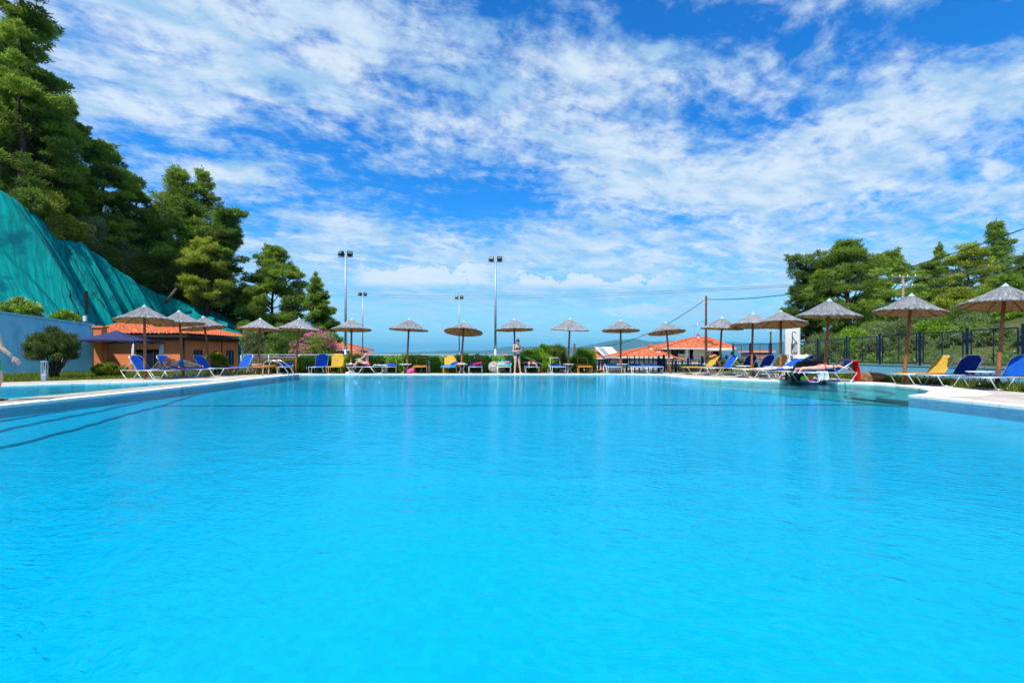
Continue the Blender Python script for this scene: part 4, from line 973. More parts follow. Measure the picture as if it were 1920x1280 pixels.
lounger('navy lounger with raised back between yellow lounger and grey table', LP(1790, 13.55), 184, seat=B_, back=N_, ang=58)
lounger('large blue lounger cut by the right edge of the picture', LP(1886, 12.25), 186, ang=60)
lounger('yellow lounger whose foot end just shows at the right edge', LP(1972, 12.0), 186, 'yellow_frame', Y_, Y_, 50)

# ---------------------------------------------------------------- small round tables
TAB = [None]
def table(label, px, D, s=1.0):
    if TAB[0] is None:
        root = empty('side_table', (0, 0, 0)); q = MB(); q.lathe([(.27, .440), (.29, .445), (.292, .458), (.285, .468), (.05, .470)], 28); q.build('table_top', 'white_plastic', root)
        for k in range(4):
            a = math.pi / 4 + k * math.pi / 2; q = MB(); pts = [(r * math.cos(a), r * math.sin(a), z) for r, z in ((.24, .44), (.17, .37), (.10, .26), (.09, .17), (.15, .07), (.25, .015))]; q.tube(pts, .013, 7); q.build('leg', 'aluminium', root, True)
        q = MB(); q.tube([(.095 * math.cos(a), .095 * math.sin(a), .22) for a in [2 * math.pi * i / 16 for i in range(16)]], .008, 5, closed=True); q.build('leg_ring', 'aluminium', root)
        TAB[0] = root; o = root
    else: o = copy_tree(TAB[0])
    o.location = LP(px, D); o.rotation_euler = (0, 0, px * .37); o.scale = (s, s, 1)
    tag(o, label, 'table', 'small round side tables'); return o
table('small round table left of the pool ladder', 479, 22.0); table('small round table beside the seated bather', 660, 22.7)
table('small round table above the pink float', 760.5, 22.6, 1.05); T4 = table('small round table carrying a pink cloth', 866, 22.6)
table('small round table right of the white hoop lounger', 1066.5, 22.8); table('small round table at the pole by the solar panel house', 1167, 23.1)
table('small round table beside the utility pole parasol', 1329, 22.4); table('small round table in front of the navy lounger', 1394, 19.3)
table('small round table left of the striped towel', 1447, 18.0); table('small round table behind the lying sunbather', 1527, 16.6); table('small round table between the two big blue loungers on the right', 1838, 12.9, 1.05)
table('small round table right of the flat sunbather by the hut', 372, 20.6)

# ---------------------------------------------------------------- towels and things lying about
def cloth(name, label, cat, mat_, fn, nu=16, nv=20, th=.012, parts=(), group=None):
    q = MB(); q.sheet(fn, nu, nv, th); o = q.build(name, mat_, None, True); tag(o, label, cat, group); return o
def wob(u, v, a=.012, k=1.0): return a * (math.sin(u * 17 * k + v * 5) + math.sin(v * 23 * k + u * 9) * .7)
def drape(loc, heading, path, width, x0=0):
    """cloth following a path of (y,z) in the lounger's own frame"""
    rz = R(heading) + math.pi / 2; c, s = math.cos(rz), math.sin(rz); P_ = [Vector((0, *p)) for p in path]; T = [0]
    for a, b in zip(P_, P_[1:]): T.append(T[-1] + (b - a).length)
    def fn(u, v):
        t = v * T[-1]
        for k in range(len(T) - 1):
            if t <= T[k + 1] + 1e-9: p = P_[k].lerp(P_[k + 1], (t - T[k]) / (T[k + 1] - T[k])); break
        x = x0 + (u - .5) * width; y, z = p.y, p.z + wob(u, v); x += wob(v, u, .008)
        return Vector((loc[0] + x * c - y * s, loc[1] + x * s + y * c, loc[2] + z))
    return fn
cloth('towel', 'white towel hanging over the lounger of the seated bather', 'towel', 'white_cloth', drape(LP(690, 22.3), -172, [(.90, .12), (.86, .40), (.3, .42)], .74), th=.016)
for k in range(4):
    pass
cloth('towel', 'blue and white crumpled towel on the upright yellow lounger', 'towel', 'sky_cloth', drape(LP(844, 22.9), -90, [(-.98, .30), (-.93, .39), (-.4, .40), (.2, .42)], .66), th=.03)
q = MB()
for k in range(5): q.ell((XP(848 + k * 2, 22.7), 22.75 + .1 * (k % 2), .47 + .02 * k), ((.10, .02, 0), (0, .12, .02), (0, 0, .06)))
tag(q.build('crumpled_cloth', 'blue_cloth', None, True), 'crumpled blue cloth heaped on the upright yellow lounger', 'cloth')
q = MB()
for k in range(6): q.ell((XP(889 + k * 2.2, 22.6), 22.72 + .08 * (k % 3), .44 + .015 * k), ((.09, .02, 0), (0, .12, .02), (0, 0, .045)))
tag(q.build('towel', 'red_cloth', None, True), 'red and orange towel heaped on the blue lounger by the boulder', 'towel')
o = cloth('beach_towel', 'cyan beach towel with a pink flower spread on a lounger', 'towel', 'cyan_cloth', drape(LP(946, 22.9), -92, [(-.2, .40), (.28, .41), (.95, .72), (1.05, .66)], .68), th=.02)
q = MB(); pc = Vector((XP(950, 22.9) + .05, 22.9 + .42, .545))
for k in range(6): a = k * math.pi / 3; q.ell((pc.x + .07 * math.cos(a), pc.y + .06 * math.sin(a), pc.z + .028 * math.sin(a)), ((.055, 0, 0), (0, .055, .026), (0, -.005, .012)), 10, 6)
q.build('flower_print', 'pink_cloth', o, True)
q = MB()
for k in range(5): q.ell((XP(861 + k * 2.3, 22.6), 22.55 + .05 * (k % 2), .50), ((.07, .01, 0), (0, .10, 0), (0, 0, .03)))
tag(q.build('cloth', 'pale_pink_cloth', None, True), 'pale pink cloth lying on a small round table', 'cloth')
q = MB(); q.ell((XP(771, 22.3), 22.3, .15), ((.19, .03, .06), (0, .10, 0), (-.03, 0, .12))); q.ell((XP(767, 22.3), 22.25, .08), ((.12, 0, 0), (0, .09, 0), (0, 0, .07))); q.ell((XP(775, 22.3), 22.3, .24), ((.10, 0, .04), (0, .07, 0), (0, 0, .05)))
tag(q.build('inflatable_float', 'pink_cloth', None, True), 'bright pink half inflated float beside a parasol pole', 'float')
q = MB(); q.ell((XP(662, 22.3), 22.1, .10), ((.16, 0, 0), (0, .10, 0), (0, 0, .10))); q.ell((XP(656, 22.3), 22.05, .05), ((.13, 0, 0), (0, .10, 0), (0, 0, .05)))
tag(q.build('beach_bag', 'white_cloth', None, True), 'pale soft beach bag on the paving at the seated bather\'s feet', 'bag')
q = MB(); q.ell((XP(658, 22.7), 22.68, .50), ((.07, 0, 0), (0, .05, 0), (0, 0, .035))); tag(q.build('cap', 'white_cloth', None, True), 'little white cap on the table beside the seated bather', 'cap')
q = MB(); q.ell((XP(1015, 22.5), 22.35, .035), ((.09, .02, 0), (0, .05, 0), (0, 0, .035))); q.ell((XP(1017.5, 22.5), 22.3, .03), ((.08, .0, 0), (0, .05, 0), (0, 0, .03))); tag(q.build('sandals', 'red_cloth', None, True), 'dark red sandals on the edge right of the man lying face down', 'sandals')
# right side towels
l17 = LP(1467, 17.2)
o = cloth('beach_towel', 'blue and white beach towel draped over the back of a lounger by the shower', 'towel', 'blue_cloth', drape(l17, 186, [(-.9, .36), (-.75, .40), (.25, .41), (.92, .92), (.98, .80)], .74), th=.02)
for v0, v1 in ((0, .22), (.36, .58), (.80, 1)):
    fn = drape(l17, 186, [(-.9, .385), (-.75, .425), (.25, .435), (.91, .945), (1.0, .80)], .76); q = MB(); q.sheet(lambda u, v, v0=v0, v1=v1: fn(u, lerp(v0, v1, v)), 12, 8, .008); q.build('white_stripe', 'white_cloth', o, True)
l15 = LP(1544, 15.45)
cloth('towel', 'bright red towel hanging over the raised back of the sunbather\'s lounger', 'towel', 'red_cloth', drape(l15, 181, [(1.0, .05), (.96, .40), (.90, .74), (.82, .70)], .30, .22), 8, 16, .014)
cloth('towel', 'grey towel hanging beside the red towel on the sunbather\'s lounger', 'towel', 'grey_cloth', drape(l15, 181, [(1.02, .40), (.98, .60), (.90, .78), (.80, .71)], .26, -.08), 8, 16, .03)
cloth('towel', 'white towel slipping off the front edge of the sunbather\'s lounger', 'towel', 'white_cloth', lambda u, v: Vector((XP(1531, 15.45) + (u - .5) * .34 + .02 * math.sin(v * 5), 15.15 - .02 + .03 * math.sin(u * 11) + .08 * max(0, v - .8), lerp(.08, .385, v))), 10, 10, .02)
q = MB(); rg = rnd(4)
for k in range(22): q.ell((XP(1497, 16.6) + k * .052, 16.75 + rg.uniform(-.12, .15), .50 + .13 * math.sin(math.pi * k / 21) + rg.uniform(-.06, .05)), ((rg.uniform(.10, .17), .03, .02), (0, .16, .03), (.03, 0, rg.uniform(.07, .12))), 12, 8)
tag(q.build('clothes_bundle', 'dark_bundle', None, True), 'long dark bundle of clothes and bags behind the lying sunbather', 'bundle')
q = MB(); q.box((XP(1493, 16.0), 16.0, .17), (.62, .34, .33)); q.ell((XP(1493, 16.0), 16.0, .33), ((.28, 0, 0), (0, .15, 0), (0, 0, .07)))
tag(q.build('beach_bag', 'black_metal', None, True), 'black bag standing under the loungers left of the bright toys', 'bag')
root = empty('toy_bag', (XP(1514, 15.35), 15.35, .0), 0, 'heap of red, yellow and blue pool toys on the paving under a lounger', 'toys')
q = MB(); q.ell((-.08, 0, .14), ((.15, 0, 0), (0, .10, 0), (0, 0, .11))); q.ell((.14, .02, .16), ((.07, 0, 0), (0, .07, 0), (0, 0, .06))); q.build('yellow_toy', 'yellow_plastic', root, True)
q = MB(); q.ell((.05, -.03, .06), ((.15, 0, 0), (0, .10, 0), (0, 0, .06))); q.ell((.22, -.03, .04), ((.10, 0, 0), (0, .07, 0), (0, 0, .04))); q.build('red_toy', 'red_plastic', root, True)
q = MB(); q.ell((.08, -.10, .035), ((.16, 0, 0), (0, .05, 0), (0, 0, .035))); q.ell((-.17, -.06, .035), ((.07, 0, 0), (0, .05, 0), (0, 0, .035))); q.build('blue_toy', 'blue_plastic', root, True)

# straw bale, boulder
def lump(name, label, cat, m, c, r, seed, n=3):
    import bmesh
    bm = bmesh.new(); bmesh.ops.create_icosphere(bm, subdivisions=4, radius=1); rg = rnd(seed); ph = [(Vector((rg.gauss(0, 1), rg.gauss(0, 1), rg.gauss(0, 1))), rg.random() * 6) for _ in range(9)]
    for v in bm.verts:
        p = v.co.copy(); k = 1 + sum(.05 * math.sin(p.dot(a) * 2.2 + b) for a, b in ph) + .012 * rg.gauss(0, 1)
        q_ = Vector([math.copysign(abs(x) ** .75, x) for x in p]); v.co = Vector((q_.x * r[0] * k, q_.y * r[1] * k, q_.z * r[2] * k))
    me = bpy.data.meshes.new(name); bm.to_mesh(me); bm.free(); me.polygons.foreach_set('use_smooth', [False] * len(me.polygons)); o = lnk(name, me, m); o.location = c; tag(o, label, cat); return o
lump('boulder', 'pale rough boulder in front of the hedge behind the cyan towel', 'rock', 'rock_white', (XP(933, 23.5), 23.45, .22), (.44, .3, .34), 2)
lump('straw_bale', 'brown ragged straw bale on the grass beside the low blue wall', 'bale', 'straw', (XP(1643, 15.6), 15.9, .14), (.46, .30, .17), 3)
for i, (px, py, s) in enumerate(((195, 607, .26), (205, 612, .30), (215, 606, .26), (224, 611, .28))):
    lump('rock', ('leftmost', 'second', 'third', 'rightmost')[i] + ' of the pinkish rocks piled between blue wall and hut roof', 'rock', 'rock_pink', P(px, py - 2, 35), (s * 1.15, s * .9, s * .8), 20 + i)['group'] = 'rocks beside the hut roof'

# ---------------------------------------------------------------- gazebo
def gazebo():
    c = LP(218, 25.5); root = empty('gazebo', c, R(14), 'navy fabric gazebo with white legs standing in front of the orange hut', 'gazebo'); h = 1.68; e = 1.62; top = 2.30
    q = MB(); n = 10; cs = [Vector((-e, -e, h)), Vector((e, -e, h)), Vector((e, e, h)), Vector((-e, e, h))]; ap = Vector((0, 0, top))
    for k in range(4):
        a, b = cs[k], cs[(k + 1) % 4]
        q.sheet(lambda u, v: a.lerp(b, u).lerp(ap, v) + Vector((0, 0, -.10 * math.sin(math.pi * v) - (.05 * math.sin(math.pi * u)) * (1 - v) * -1)), n, n, 0)
    q.build('canopy', 'gazebo_cloth', root, True)
    q = MB()
    for k in range(4):
        a, b = cs[k], cs[(k + 1) % 4]; q.sheet(lambda u, v: a.lerp(b, u) + Vector((0, 0, .05 * math.sin(math.pi * u) - v * (.10 + .025 * math.sin(u * 40)))), 40, 2, .01)
    q.build('valance', 'gazebo_cloth', root)
    for k in range(4):
        p = cs[k] * .97; q = MB(); q.tube([(p.x, p.y, -.1), (p.x, p.y, h - .02)], .028, 8); q.tube([(p.x * .93, p.y * .93, -.1), (p.x * .93, p.y * .93, h - .02)], .02, 8)
        for z in (.5, 1.1, 1.6): q.tube([(p.x, p.y, z), (p.x * .93, p.y * .93, z)], .012, 6)
        q.build('leg', 'white_frame', root, True)
    for k in (0, 1, 2):
        p = cs[k] * .96; q = MB(); q.sheet(lambda u, v: Vector((p.x * (1 - .09 * u) + .02 * math.sin(v * 6), p.y * (1 - .09 * u) + .03 * math.sin(u * 15), lerp(h - .05, .35, v))), 8, 10, .015); q.build('tied_curtain', 'white_cloth', root, True)
gazebo()

# ---------------------------------------------------------------- fences and walls on the right and behind
def fence_bay(root, a, b, z0, z1, mesh=True, mid=True):
    """framed panel between two posts a and b"""
    d = (b - a); L = d.length; d.normalize(); q = MB(); p0, p1 = a + d * .15, b - d * .15; m = (p0 + p1) / 2
    V = lambda p, z: (p.x, p.y, z)
    q.tube([V(p0, z0), V(p0, z1)], .023, 6); q.tube([V(p1, z0), V(p1, z1)], .023, 6); q.tube([V(p0, z0), V(p1, z0)], .023, 6); q.tube([V(p0, z1), V(p1, z1)], .023, 6)
    if mid: q.tube([V(m, z0), V(m, z1)], .015, 6)
    for z in (z0 + .15, z1 - .15): q.tube([V(a, z), V(p0, z)], .012, 5); q.tube([V(p1, z), V(b, z)], .012, 5)
    pn = q.build('panel', 'navy_metal', root)
    if mesh:
        q = MB(); n = int((p1 - p0).length / .06); k = int((z1 - z0) / .12)
        for i in range(1, n): p = p0.lerp(p1, i / n); q.tube([V(p, z0), V(p, z1)], .0013, 3, cap=False)
        for i in range(1, k): z = lerp(z0, z1, i / k); q.tube([V(p0, z), V(p1, z)], .0013, 3, cap=False)
        q.build('wire_mesh', 'navy_metal', pn)
def build_fence():
    X = 16.4; ys = [8.6, 10.5, 12.55, 14.6, 16.4, 18.3, 20.3, 22.3, 24.4, 26.6, 28.9, 31.3, 33.8]
    root = empty('metal_fence', (X, ys[0], 0), 0, 'tall dark blue framed fence running along the low wall on the right', 'fence')
    tops = [2.0, 1.98, 1.95, 1.90, 1.86, 1.84, 1.82, 1.80, 1.74, 1.70, 1.70, 1.70, 1.72]
    for i, y in enumerate(ys):
        q = MB(); q.box((0, y - ys[0], tops[i] / 2 + .23), (.065, .065, tops[i] - .46)); q.box((0, y - ys[0], tops[i] + .015), (.08, .08, .03)); q.build('post', 'navy_metal', root)
        if i < len(ys) - 1: fence_bay(root, Vector((0, y - ys[0], 0)), Vector((0, ys[i + 1] - ys[0], 0)), .60, (tops[i] + tops[i + 1]) / 2 - .07)
    r = empty('low_wall', (X, 20, 0), 0, 'long low light blue wall carrying the dark blue fence', 'wall'); q = MB(); q.box((0, 1, .12), (.22, 30, .70)); q.build('wall', 'light_blue_wall', r)
    q = MB(); q.box((0, 1, .482), (.26, 30, .02)); q.build('coping', 'light_blue_wall', r)
    # low fence along the terrace edge, in front of the houses
    pts = [LP(p, d) for p, d in ((1112, 24.8), (1123, 24.6), (1134.5, 24.5), (1175, 24.4))]
    r = empty('low_fence', pts[0], 0, 'low dark blue fence left of the parasol by the solar panel house', 'fence'); o = Vector(r.location)
    for i, p in enumerate(pts):
        q = MB(); q.box((p.x - o.x, p.y - o.y, .28), (.10, .10, .72)); q.build('post', 'navy_metal', r)
        if i < len(pts) - 1: fence_bay(r, p - o, pts[i + 1] - o, .05, .50, False, i == 2)
    pts = [LP(p, 24.3) for p in (1176, 1181, 1190, 1198.5, 1207.5, 1216.5, 1224.5, 1235, 1244.5)]
    r = empty('gate_fence', pts[0], 0, 'row of close dark blue posts in front of the low bungalow', 'fence'); o = Vector(r.location)
    for i, p in enumerate(pts):
        h = (.80, .74, .80, .76, .80, .80, .80, .82, .88)[i]; wd = .055 if i < 7 else .11
        q = MB(); q.box((p.x - o.x, 0, h / 2 - .04), (wd, wd, h + .08)); q.lathe([(wd * .5, 0), (wd * .3, .05), (.004, .09)], 6, (p.x - o.x, 0, h)); q.build('post', 'navy_metal', r)
    q = MB(); L = pts[-1].x - o.x
    for z in (.12, .42, .68): q.tube([(0, 0, z), (L, 0, z)], .014, 6)
    q.build('rail', 'navy_metal', r)
    pts = [LP(p, d) for p, d in ((1244.5, 24.6), (1267, 24.5), (1290, 24.5), (1316, 24.5), (1346, 25.5), (1362, 28), (1372, 31))]
    r = empty('low_fence', pts[0], 0, 'low dark blue fence in front of the two storey house', 'fence'); o = Vector(r.location); hs = (.7, .62, .74, .84, .80, .9, 1.1)
    for i, p in enumerate(pts):
        q = MB(); q.box((p.x - o.x, p.y - o.y, hs[i] / 2 - .04), (.10, .10, hs[i] + .08)); q.build('post', 'navy_metal', r)
        if i < len(pts) - 1:
            fence_bay(r, p - o, pts[i + 1] - o, .05, min(hs[i], hs[i + 1]) - .08, False, True)
            q = MB()
            for k in range(1, 8): a = (p - o).lerp(pts[i + 1] - o, k / 8); q.tube([(a.x, a.y, .05), (a.x, a.y, min(hs[i], hs[i + 1]) - .08)], .008, 5)
            q.build('balusters', 'navy_metal', r)
    # grey handrail behind the far hedge
    pts = [LP(p, d) for p, d in ((452, 25.4), (504, 25.2), (561, 25), (606, 25), (660, 25), (714, 25), (770, 25), (830, 25), (890, 25), (950, 25), (1010, 25), (1066, 25.2))]
    r = empty('handrail', pts[0], 0, 'long grey tubular handrail along the far terrace edge above the hedge', 'railing'); o = Vector(r.location)
    q = MB(); q.tube([(p.x - o.x, p.y - o.y, .92) for p in pts], .024, 8); q.build('top_rail', 'rail_grey', r, True); q = MB(); q.tube([(p.x - o.x, p.y - o.y, .80) for p in pts[:4]], .016, 8); q.build('middle_rail', 'rail_grey', r, True)
    for p in pts: q = MB(); q.tube([(p.x - o.x, p.y - o.y, -.2), (p.x - o.x, p.y - o.y, .91)], .026, 8); q.build('post', 'rail_grey', r, True)
    # reed screen below the rail on the left
    a, b = LP(456, 25.9), LP(578, 25.9); r = empty('reed_screen', a, 0, 'grey brown reed screen behind the handrail at the pool ladder', 'screen'); q = MB(); rg = rnd(6); n = 150
    for i in range(n): x = (b.x - a.x) * i / n; q.box((x, rg.uniform(-.01, .01), .33 + rg.uniform(-.02, .02)), (.021, .02, .9))
    q.build('reeds', 'reed', r)
    q = MB()
    for z in (.15, .6): q.tube([(0, -.02, z), (b.x - a.x, -.02, z)], .01, 5)
    q.build('tie', 'rib_wood', r)
build_fence()

# ---------------------------------------------------------------- shower
def shower():
    c = LP(1485.5, 20.4); root = empty('shower', c, R(-28), 'white shower pillar with steel shower heads under the parasol', 'shower')
    q = MB(); q.box((0, 0, 1.10), (.58, .40, 2.36)); q.build('pillar', 'white_wall', root); q = MB(); q.box((0, 0, .06), (.95, .85, .12)); q.build('base', 'white_wall', root)
    y = -.22
    q = MB(); q.tube([(.0, y, 1.55), (-.02, y - .04, 1.85), (0, y - .12, 1.93), (.10, y - .22, 1.92)], .016, 8); q.build('shower_arm', 'black_metal', root, True)
    q = MB(); q.lathe([(.05, 0), (.055, .01), (.02, .03), (.012, .05)], 14, (.11, y - .24, 1.87)); q.build('shower_head', 'steel', root)
    q = MB(); q.tube([(0, y - .03, .70), (-.03, y - .06, 1.0), (-.04, y - .05, 1.35), (0, y - .03, 1.6)], .02, 8); q.build('shower_pipe', 'black_metal', root, True)
    q = MB(); q.ell((.02, y - .06, 1.42), ((.06, 0, 0), (0, .06, 0), (0, 0, .09))); q.ell((-.04, y - .05, .86), ((.05, 0, 0), (0, .04, 0), (0, 0, .08))); q.build('mixer', 'steel', root, True)
    q = MB(); q.box((.10, y - .02, 1.20), (.16, .03, .34)); q.build('shadow_plate', 'shadow_grey', root)  # grey plate standing in for the shadow the shower casts on the pillar
    for x, z in ((-.22, .62), (.02, .58), (.20, .60)): q = MB(); q.tube([(x, y + .02, z), (x, y - .07, z)], .013, 6); q.lathe([(.03, 0), (.03, .015), (.01, .03)], 10, (x, y - .07, z)); q.tube([(x, y - .07, z), (x, y - .10, z - .09)], .01, 6); q.build('tap', 'steel', root)
shower()
# pool ladder
def ladder():
    D = 20.75; root = empty('pool_ladder', (-10.3, D, 0), 0, 'polished steel pool ladder at the far left corner of the pool', 'ladder')
    for dy in (-.22, .28):
        q = MB(); pts = [(-.95, dy, .0), (-.93, dy, .32)] + [(-.93 + .22 + .22 * -math.cos(a), dy, .42 + .24 * math.sin(a)) for a in (0.2, .6, 1.0, 1.4)] + [(-.45, dy, .665), (-.25, dy, .60), (.0, dy, .40), (.18, dy, .16), (.24, dy, -.1), (.26, dy, -1.0)]
        q.tube(pts, .022, 10); q.build('handrail', 'steel', root, True)
        q = MB(); q.lathe([(.05, .0), (.05, .012), (.025, .03)], 14, (-.95, dy, .001)); q.build('flange', 'steel', root)
    for z in (-.3, -.55, -.8): q = MB(); q.box((.25, .03, z), (.09, .48, .03)); q.build('step', 'steel', root)
ladder()
# small steel rail pair beside the straw bale
root = empty('towel_rail', LP(1628, 16.1), 0, 'pair of thin grey steel hoops against the low wall behind the red towel', 'rail')
for dx in (-.06, .06): q = MB(); q.tube([(dx - .04, 0, 0), (dx - .04, 0, .42), (dx - .03, 0, .46), (dx + .03, 0, .46), (dx + .04, 0, .42), (dx + .04, 0, 0)], .008, 6); q.build('hoop', 'rail_grey', root)

# ---------------------------------------------------------------- lamps, poles and wires
def bollard(label, px, D, h, w, m='rail_grey'):
    root = empty('bollard_lamp', LP(px, D), R(20), label, 'bollard lamp'); q = MB()
    for sx in (-1, 1):
        for sy in (-1, 1): q.box((sx * w / 2, sy * w / 2, h * .66), (.022, .022, h * .64))
    q.build('cage', m, root); q = MB(); q.box((0, 0, h * .17), (w + .03, w + .03, h * .34)); q.build('body', m, root); q = MB(); q.box((0, 0, h - .015), (w + .03, w + .03, .04)); q.build('cap', m, root)
    q = MB(); q.lathe([(.02, .34 * h), (.022, h * .5), (.012, h * .55)], 10); q.build('lamp', 'white_plastic', root)
bollard('grey square bollard lamp in front of the round bush', 83.5, 16.3, .70, .12)
bollard('dark slim bollard lamp in the hedge behind the oleander parasol', 575, 23.0, .60, .07, 'navy_metal')
bollard('slim grey bollard lamp in front of the hedge right of the orange lounger', 804.5, 23.15, .60, .07, 'rail_grey')
def flood(label, px, D, pyt, r, w, toe):
    base = LP(px, D); zt = CAMZ + (HZ - pyt) / F * D; zb = terrain(base.x, D) - .3; root = empty('floodlight_mast', (base.x, D, zb), 0, label, 'floodlight', 'floodlight masts beyond the hedge'); H = zt - zb
    q = MB(); q.tube([(0, 0, 0), (0, 0, H * .42)], r * 1.25, 10); q.tube([(0, 0, H * .42), (0, 0, H)], r, 10, r2=r * .8); q.build('mast', 'galvanised', root, True)
    q = MB(); q.box((0, 0, H), (w, .07, .07)); q.build('crossbar', 'galvanised', root); q = MB(); q.box((0, -.02, H * .42), (r * 3, r * 3, .06)); q.build('collar', 'galvanised', root)
    for s in (-1, 1):
        x = s * w * .30; q = MB(); M = Matrix.Translation((x, -.05, H + .30)) @ Matrix.Rotation(R(s * toe), 4, 'Z') @ Matrix.Rotation(R(-24), 4, 'X')
        q.box((0, 0, 0), (.46, .26, .36), mtx=M); q.box((0, 0, 0), (.30, .2, .22), mtx=M @ Matrix.Translation((0, .2, 0))); q.tube([(x - .2, -.05, H + .02), (x - .2, -.05, H + .3)], .018, 5); q.tube([(x + .2, -.05, H + .02), (x + .2, -.05, H + .3)], .018, 5)
        h = q.build('floodlight_head', 'black_metal', root); q = MB(); q.box((0, 0, 0), (.38, .02, .28), mtx=M @ Matrix.Translation((0, -.135, 0))); q.build('lamp_glass', 'lamp_glass', h)
flood('thick floodlight mast, leftmost and tallest of the four', 648, 38, 482, .10, 1.25, 25); flood('thin distant floodlight mast right of the tallest one', 680, 62, 555, .085, 1.2, 25)
flood('thin distant floodlight mast behind the tipped parasol', 861, 62, 561, .085, 1.15, 10); flood('thick floodlight mast left of the standing bather', 929, 41, 491, .11, 1.25, 10)
def catenary(a, b, sag, n=40): return [a.lerp(b, i / n) - Vector((0, 0, sag * 4 * (i / n) * (1 - i / n))) for i in range(n + 1)]
def wire(label, pts, r, m='cable', name='cable', cat='cable'): q = MB(); q.tube(pts, r, 5); tag(q.build(name, m, None, True), label, cat)
pt = P(1324, 560, 30)
root = empty('utility_pole', (XP(1324, 30), 30, terrain(XP(1324, 30), 30) - .3), 0, 'dark brown wooden utility pole in front of the two storey house', 'utility pole'); z0 = root.location.z
zt = CAMZ + (HZ - 555) / F * 30; q = MB(); q.tube([(0, 0, 0), (.01, 0, 2), (-.01, 0, 4), (0, 0, zt - z0)], [.085, .08, .075, .068], 10); q.build('pole', 'utility_wood', root, True)
q = MB(); zz = P(0, 606, 30).z - z0; q.tube([(0, -.05, zz - .15), (-.15, -.1, zz + .08), (-.4, -.15, zz + .12), (-.6, -.2, zz)], .018, 6); q.build('lamp_arm', 'galvanised', root, True); q = MB(); q.lathe([(.13, 0), (.10, .07), (.03, .12)], 14, (-.64, -.2, zz - .12)); q.build('lamp_shade', 'galvanised', root)
q = MB()
for k in (.0, .14): q.lathe([(.03, 0), (.04, .03), (.03, .06), (.015, .08)], 8, (-.14, 0, zt - z0 - .25 - k))
q.tube([(-.2, 0, zt - z0 - .2), (.1, 0, zt - z0 - .2)], .015, 5); q.build('insulator', 'white_plastic', root)
wire('thick black cable sagging left from the brown utility pole behind the parasols', catenary(pt, P(1085, 652.3, 36), .9), .020); wire('thick black cable climbing right from the brown utility pole across the trees', catenary(P(1324, 561, 30), P(1990, 402, 17), .9), .021)
def cross_pole(label, px, D, pyt, arms, m, h_extra=.5, r=.10):
    zt = P(0, pyt, D).z; zb = terrain(XP(px, D), D) - h_extra; root = empty('utility_pole', (XP(px, D), D, zb), 0, label, 'utility pole'); H = zt - zb
    q = MB(); q.tube([(0, 0, 0), (.02, 0, H * .5), (0, 0, H)], [r * 1.2, r * 1.1, r * .9], 10); q.build('pole', m, root, True)
    for w, dz in arms:
        q = MB(); q.tube([(-w / 2, -.1, H - dz + .1), (-w * .3, -.1, H - dz), (w * .3, -.1, H - dz), (w / 2, -.1, H - dz + .1)], .03, 6); c = q.build('crossarm', 'rail_grey', root)
        for k in range(4): x = lerp(-w / 2, w / 2, k / 3); q = MB(); q.lathe([(.05, 0), (.07, .05), (.04, .10), (.06, .14), (.02, .18)], 10, (x, -.1, H - dz + .06)); q.build('insulator', 'white_plastic', c)
cross_pole('pale wooden power pole with two crossarms in front of the right hand pines', 1693, 45, 517, ((2.3, .15), (1.7, 1.05)), 'pale_wood', .5, .11)
cross_pole('short pale pole far off among the right hand pines', 1806, 62, 503, ((1.0, .4),), 'pale_wood', .5, .10)
cross_pole('small hooked wooden pole beyond the fence left of the shower', 1445, 52, 619, ((.7, .25),), 'utility_wood', .5, .10)
cross_pole('short brown pole end above the round bush', 1077, 38, 644, (), 'utility_wood', .5, .10)
q = MB()
for k, (a, b, s) in enumerate(((P(1684, 521, 45), P(560, 541, 130), 2.0), (P(1688, 524, 45), P(560, 546, 130), 2.0), (P(1700, 521, 45), P(1960, 452, 46), .8), (P(1702, 524, 45), P(1960, 462, 46), .8), (P(1704, 535, 45), P(1960, 480, 46), .9))): tag(MB().tube(catenary(a, b, s), .020 if k < 2 else .014, 4).build('power_line', 'thin_wire'), ('upper', 'lower', 'uppermost', 'middle', 'lowest')[k] + (' thin power line crossing the whole sky from the pale power pole' if k < 2 else ' power line running right from the pale power pole'), 'power line', 'power lines at the pale pole')
wire('thin black service line drooping across the shrubs right of the pale power pole', catenary(P(1696, 530, 45), P(1960, 505, 20), .9), .010)
# black lamp post behind the blue wall
root = empty('lamp_post', P(162, 606, 27.2), 0, 'slim black lamp post with a white box behind the blue wall', 'lamp post'); h = P(0, 545, 27.2).z - P(0, 606, 27.2).z
q = MB(); q.tube([(0, 0, -.8), (0, 0, h * .25)], .03, 8); q.build('post', 'black_metal', root); q = MB(); q.box((0, 0, h * .64), (.14, .12, h * .70)); q.build('lamp_body', 'black_metal', root); q = MB(); q.box((0, -.09, h * .14), (.17, .10, .32)); q.build('junction_box', 'white_plastic', root)
# tv antennas
def antenna(label, px, D, py0, py1, w):
    a, b = P(px, py0, D), P(px, py1, D); root = empty('antenna', a, 0, label, 'antenna'); q = MB(); q.tube([(0, 0, -.4), (0, 0, b.z - a.z)], .025, 5); q.build('mast', 'rail_grey', root); q = MB(); z = b.z - a.z - .1
    q.tube([(-w / 2, 0, z + .03), (w / 2, 0, z - .02)], .02, 5)
    for k in range(5): x = lerp(-w / 2, w / 2, k / 4); q.tube([(x, -.25, z), (x, .25, z)], .012, 4); q.tube([(x, 0, z - .2), (x, 0, z + .1)], .012, 4)
    q.build('aerial', 'rail_grey', root)
antenna('tv antenna on the two storey house roof', 1302, 62, 634, 610, .9); antenna('thin tv antenna left of the bungalow', 1205.5, 60, 653, 625, .7)
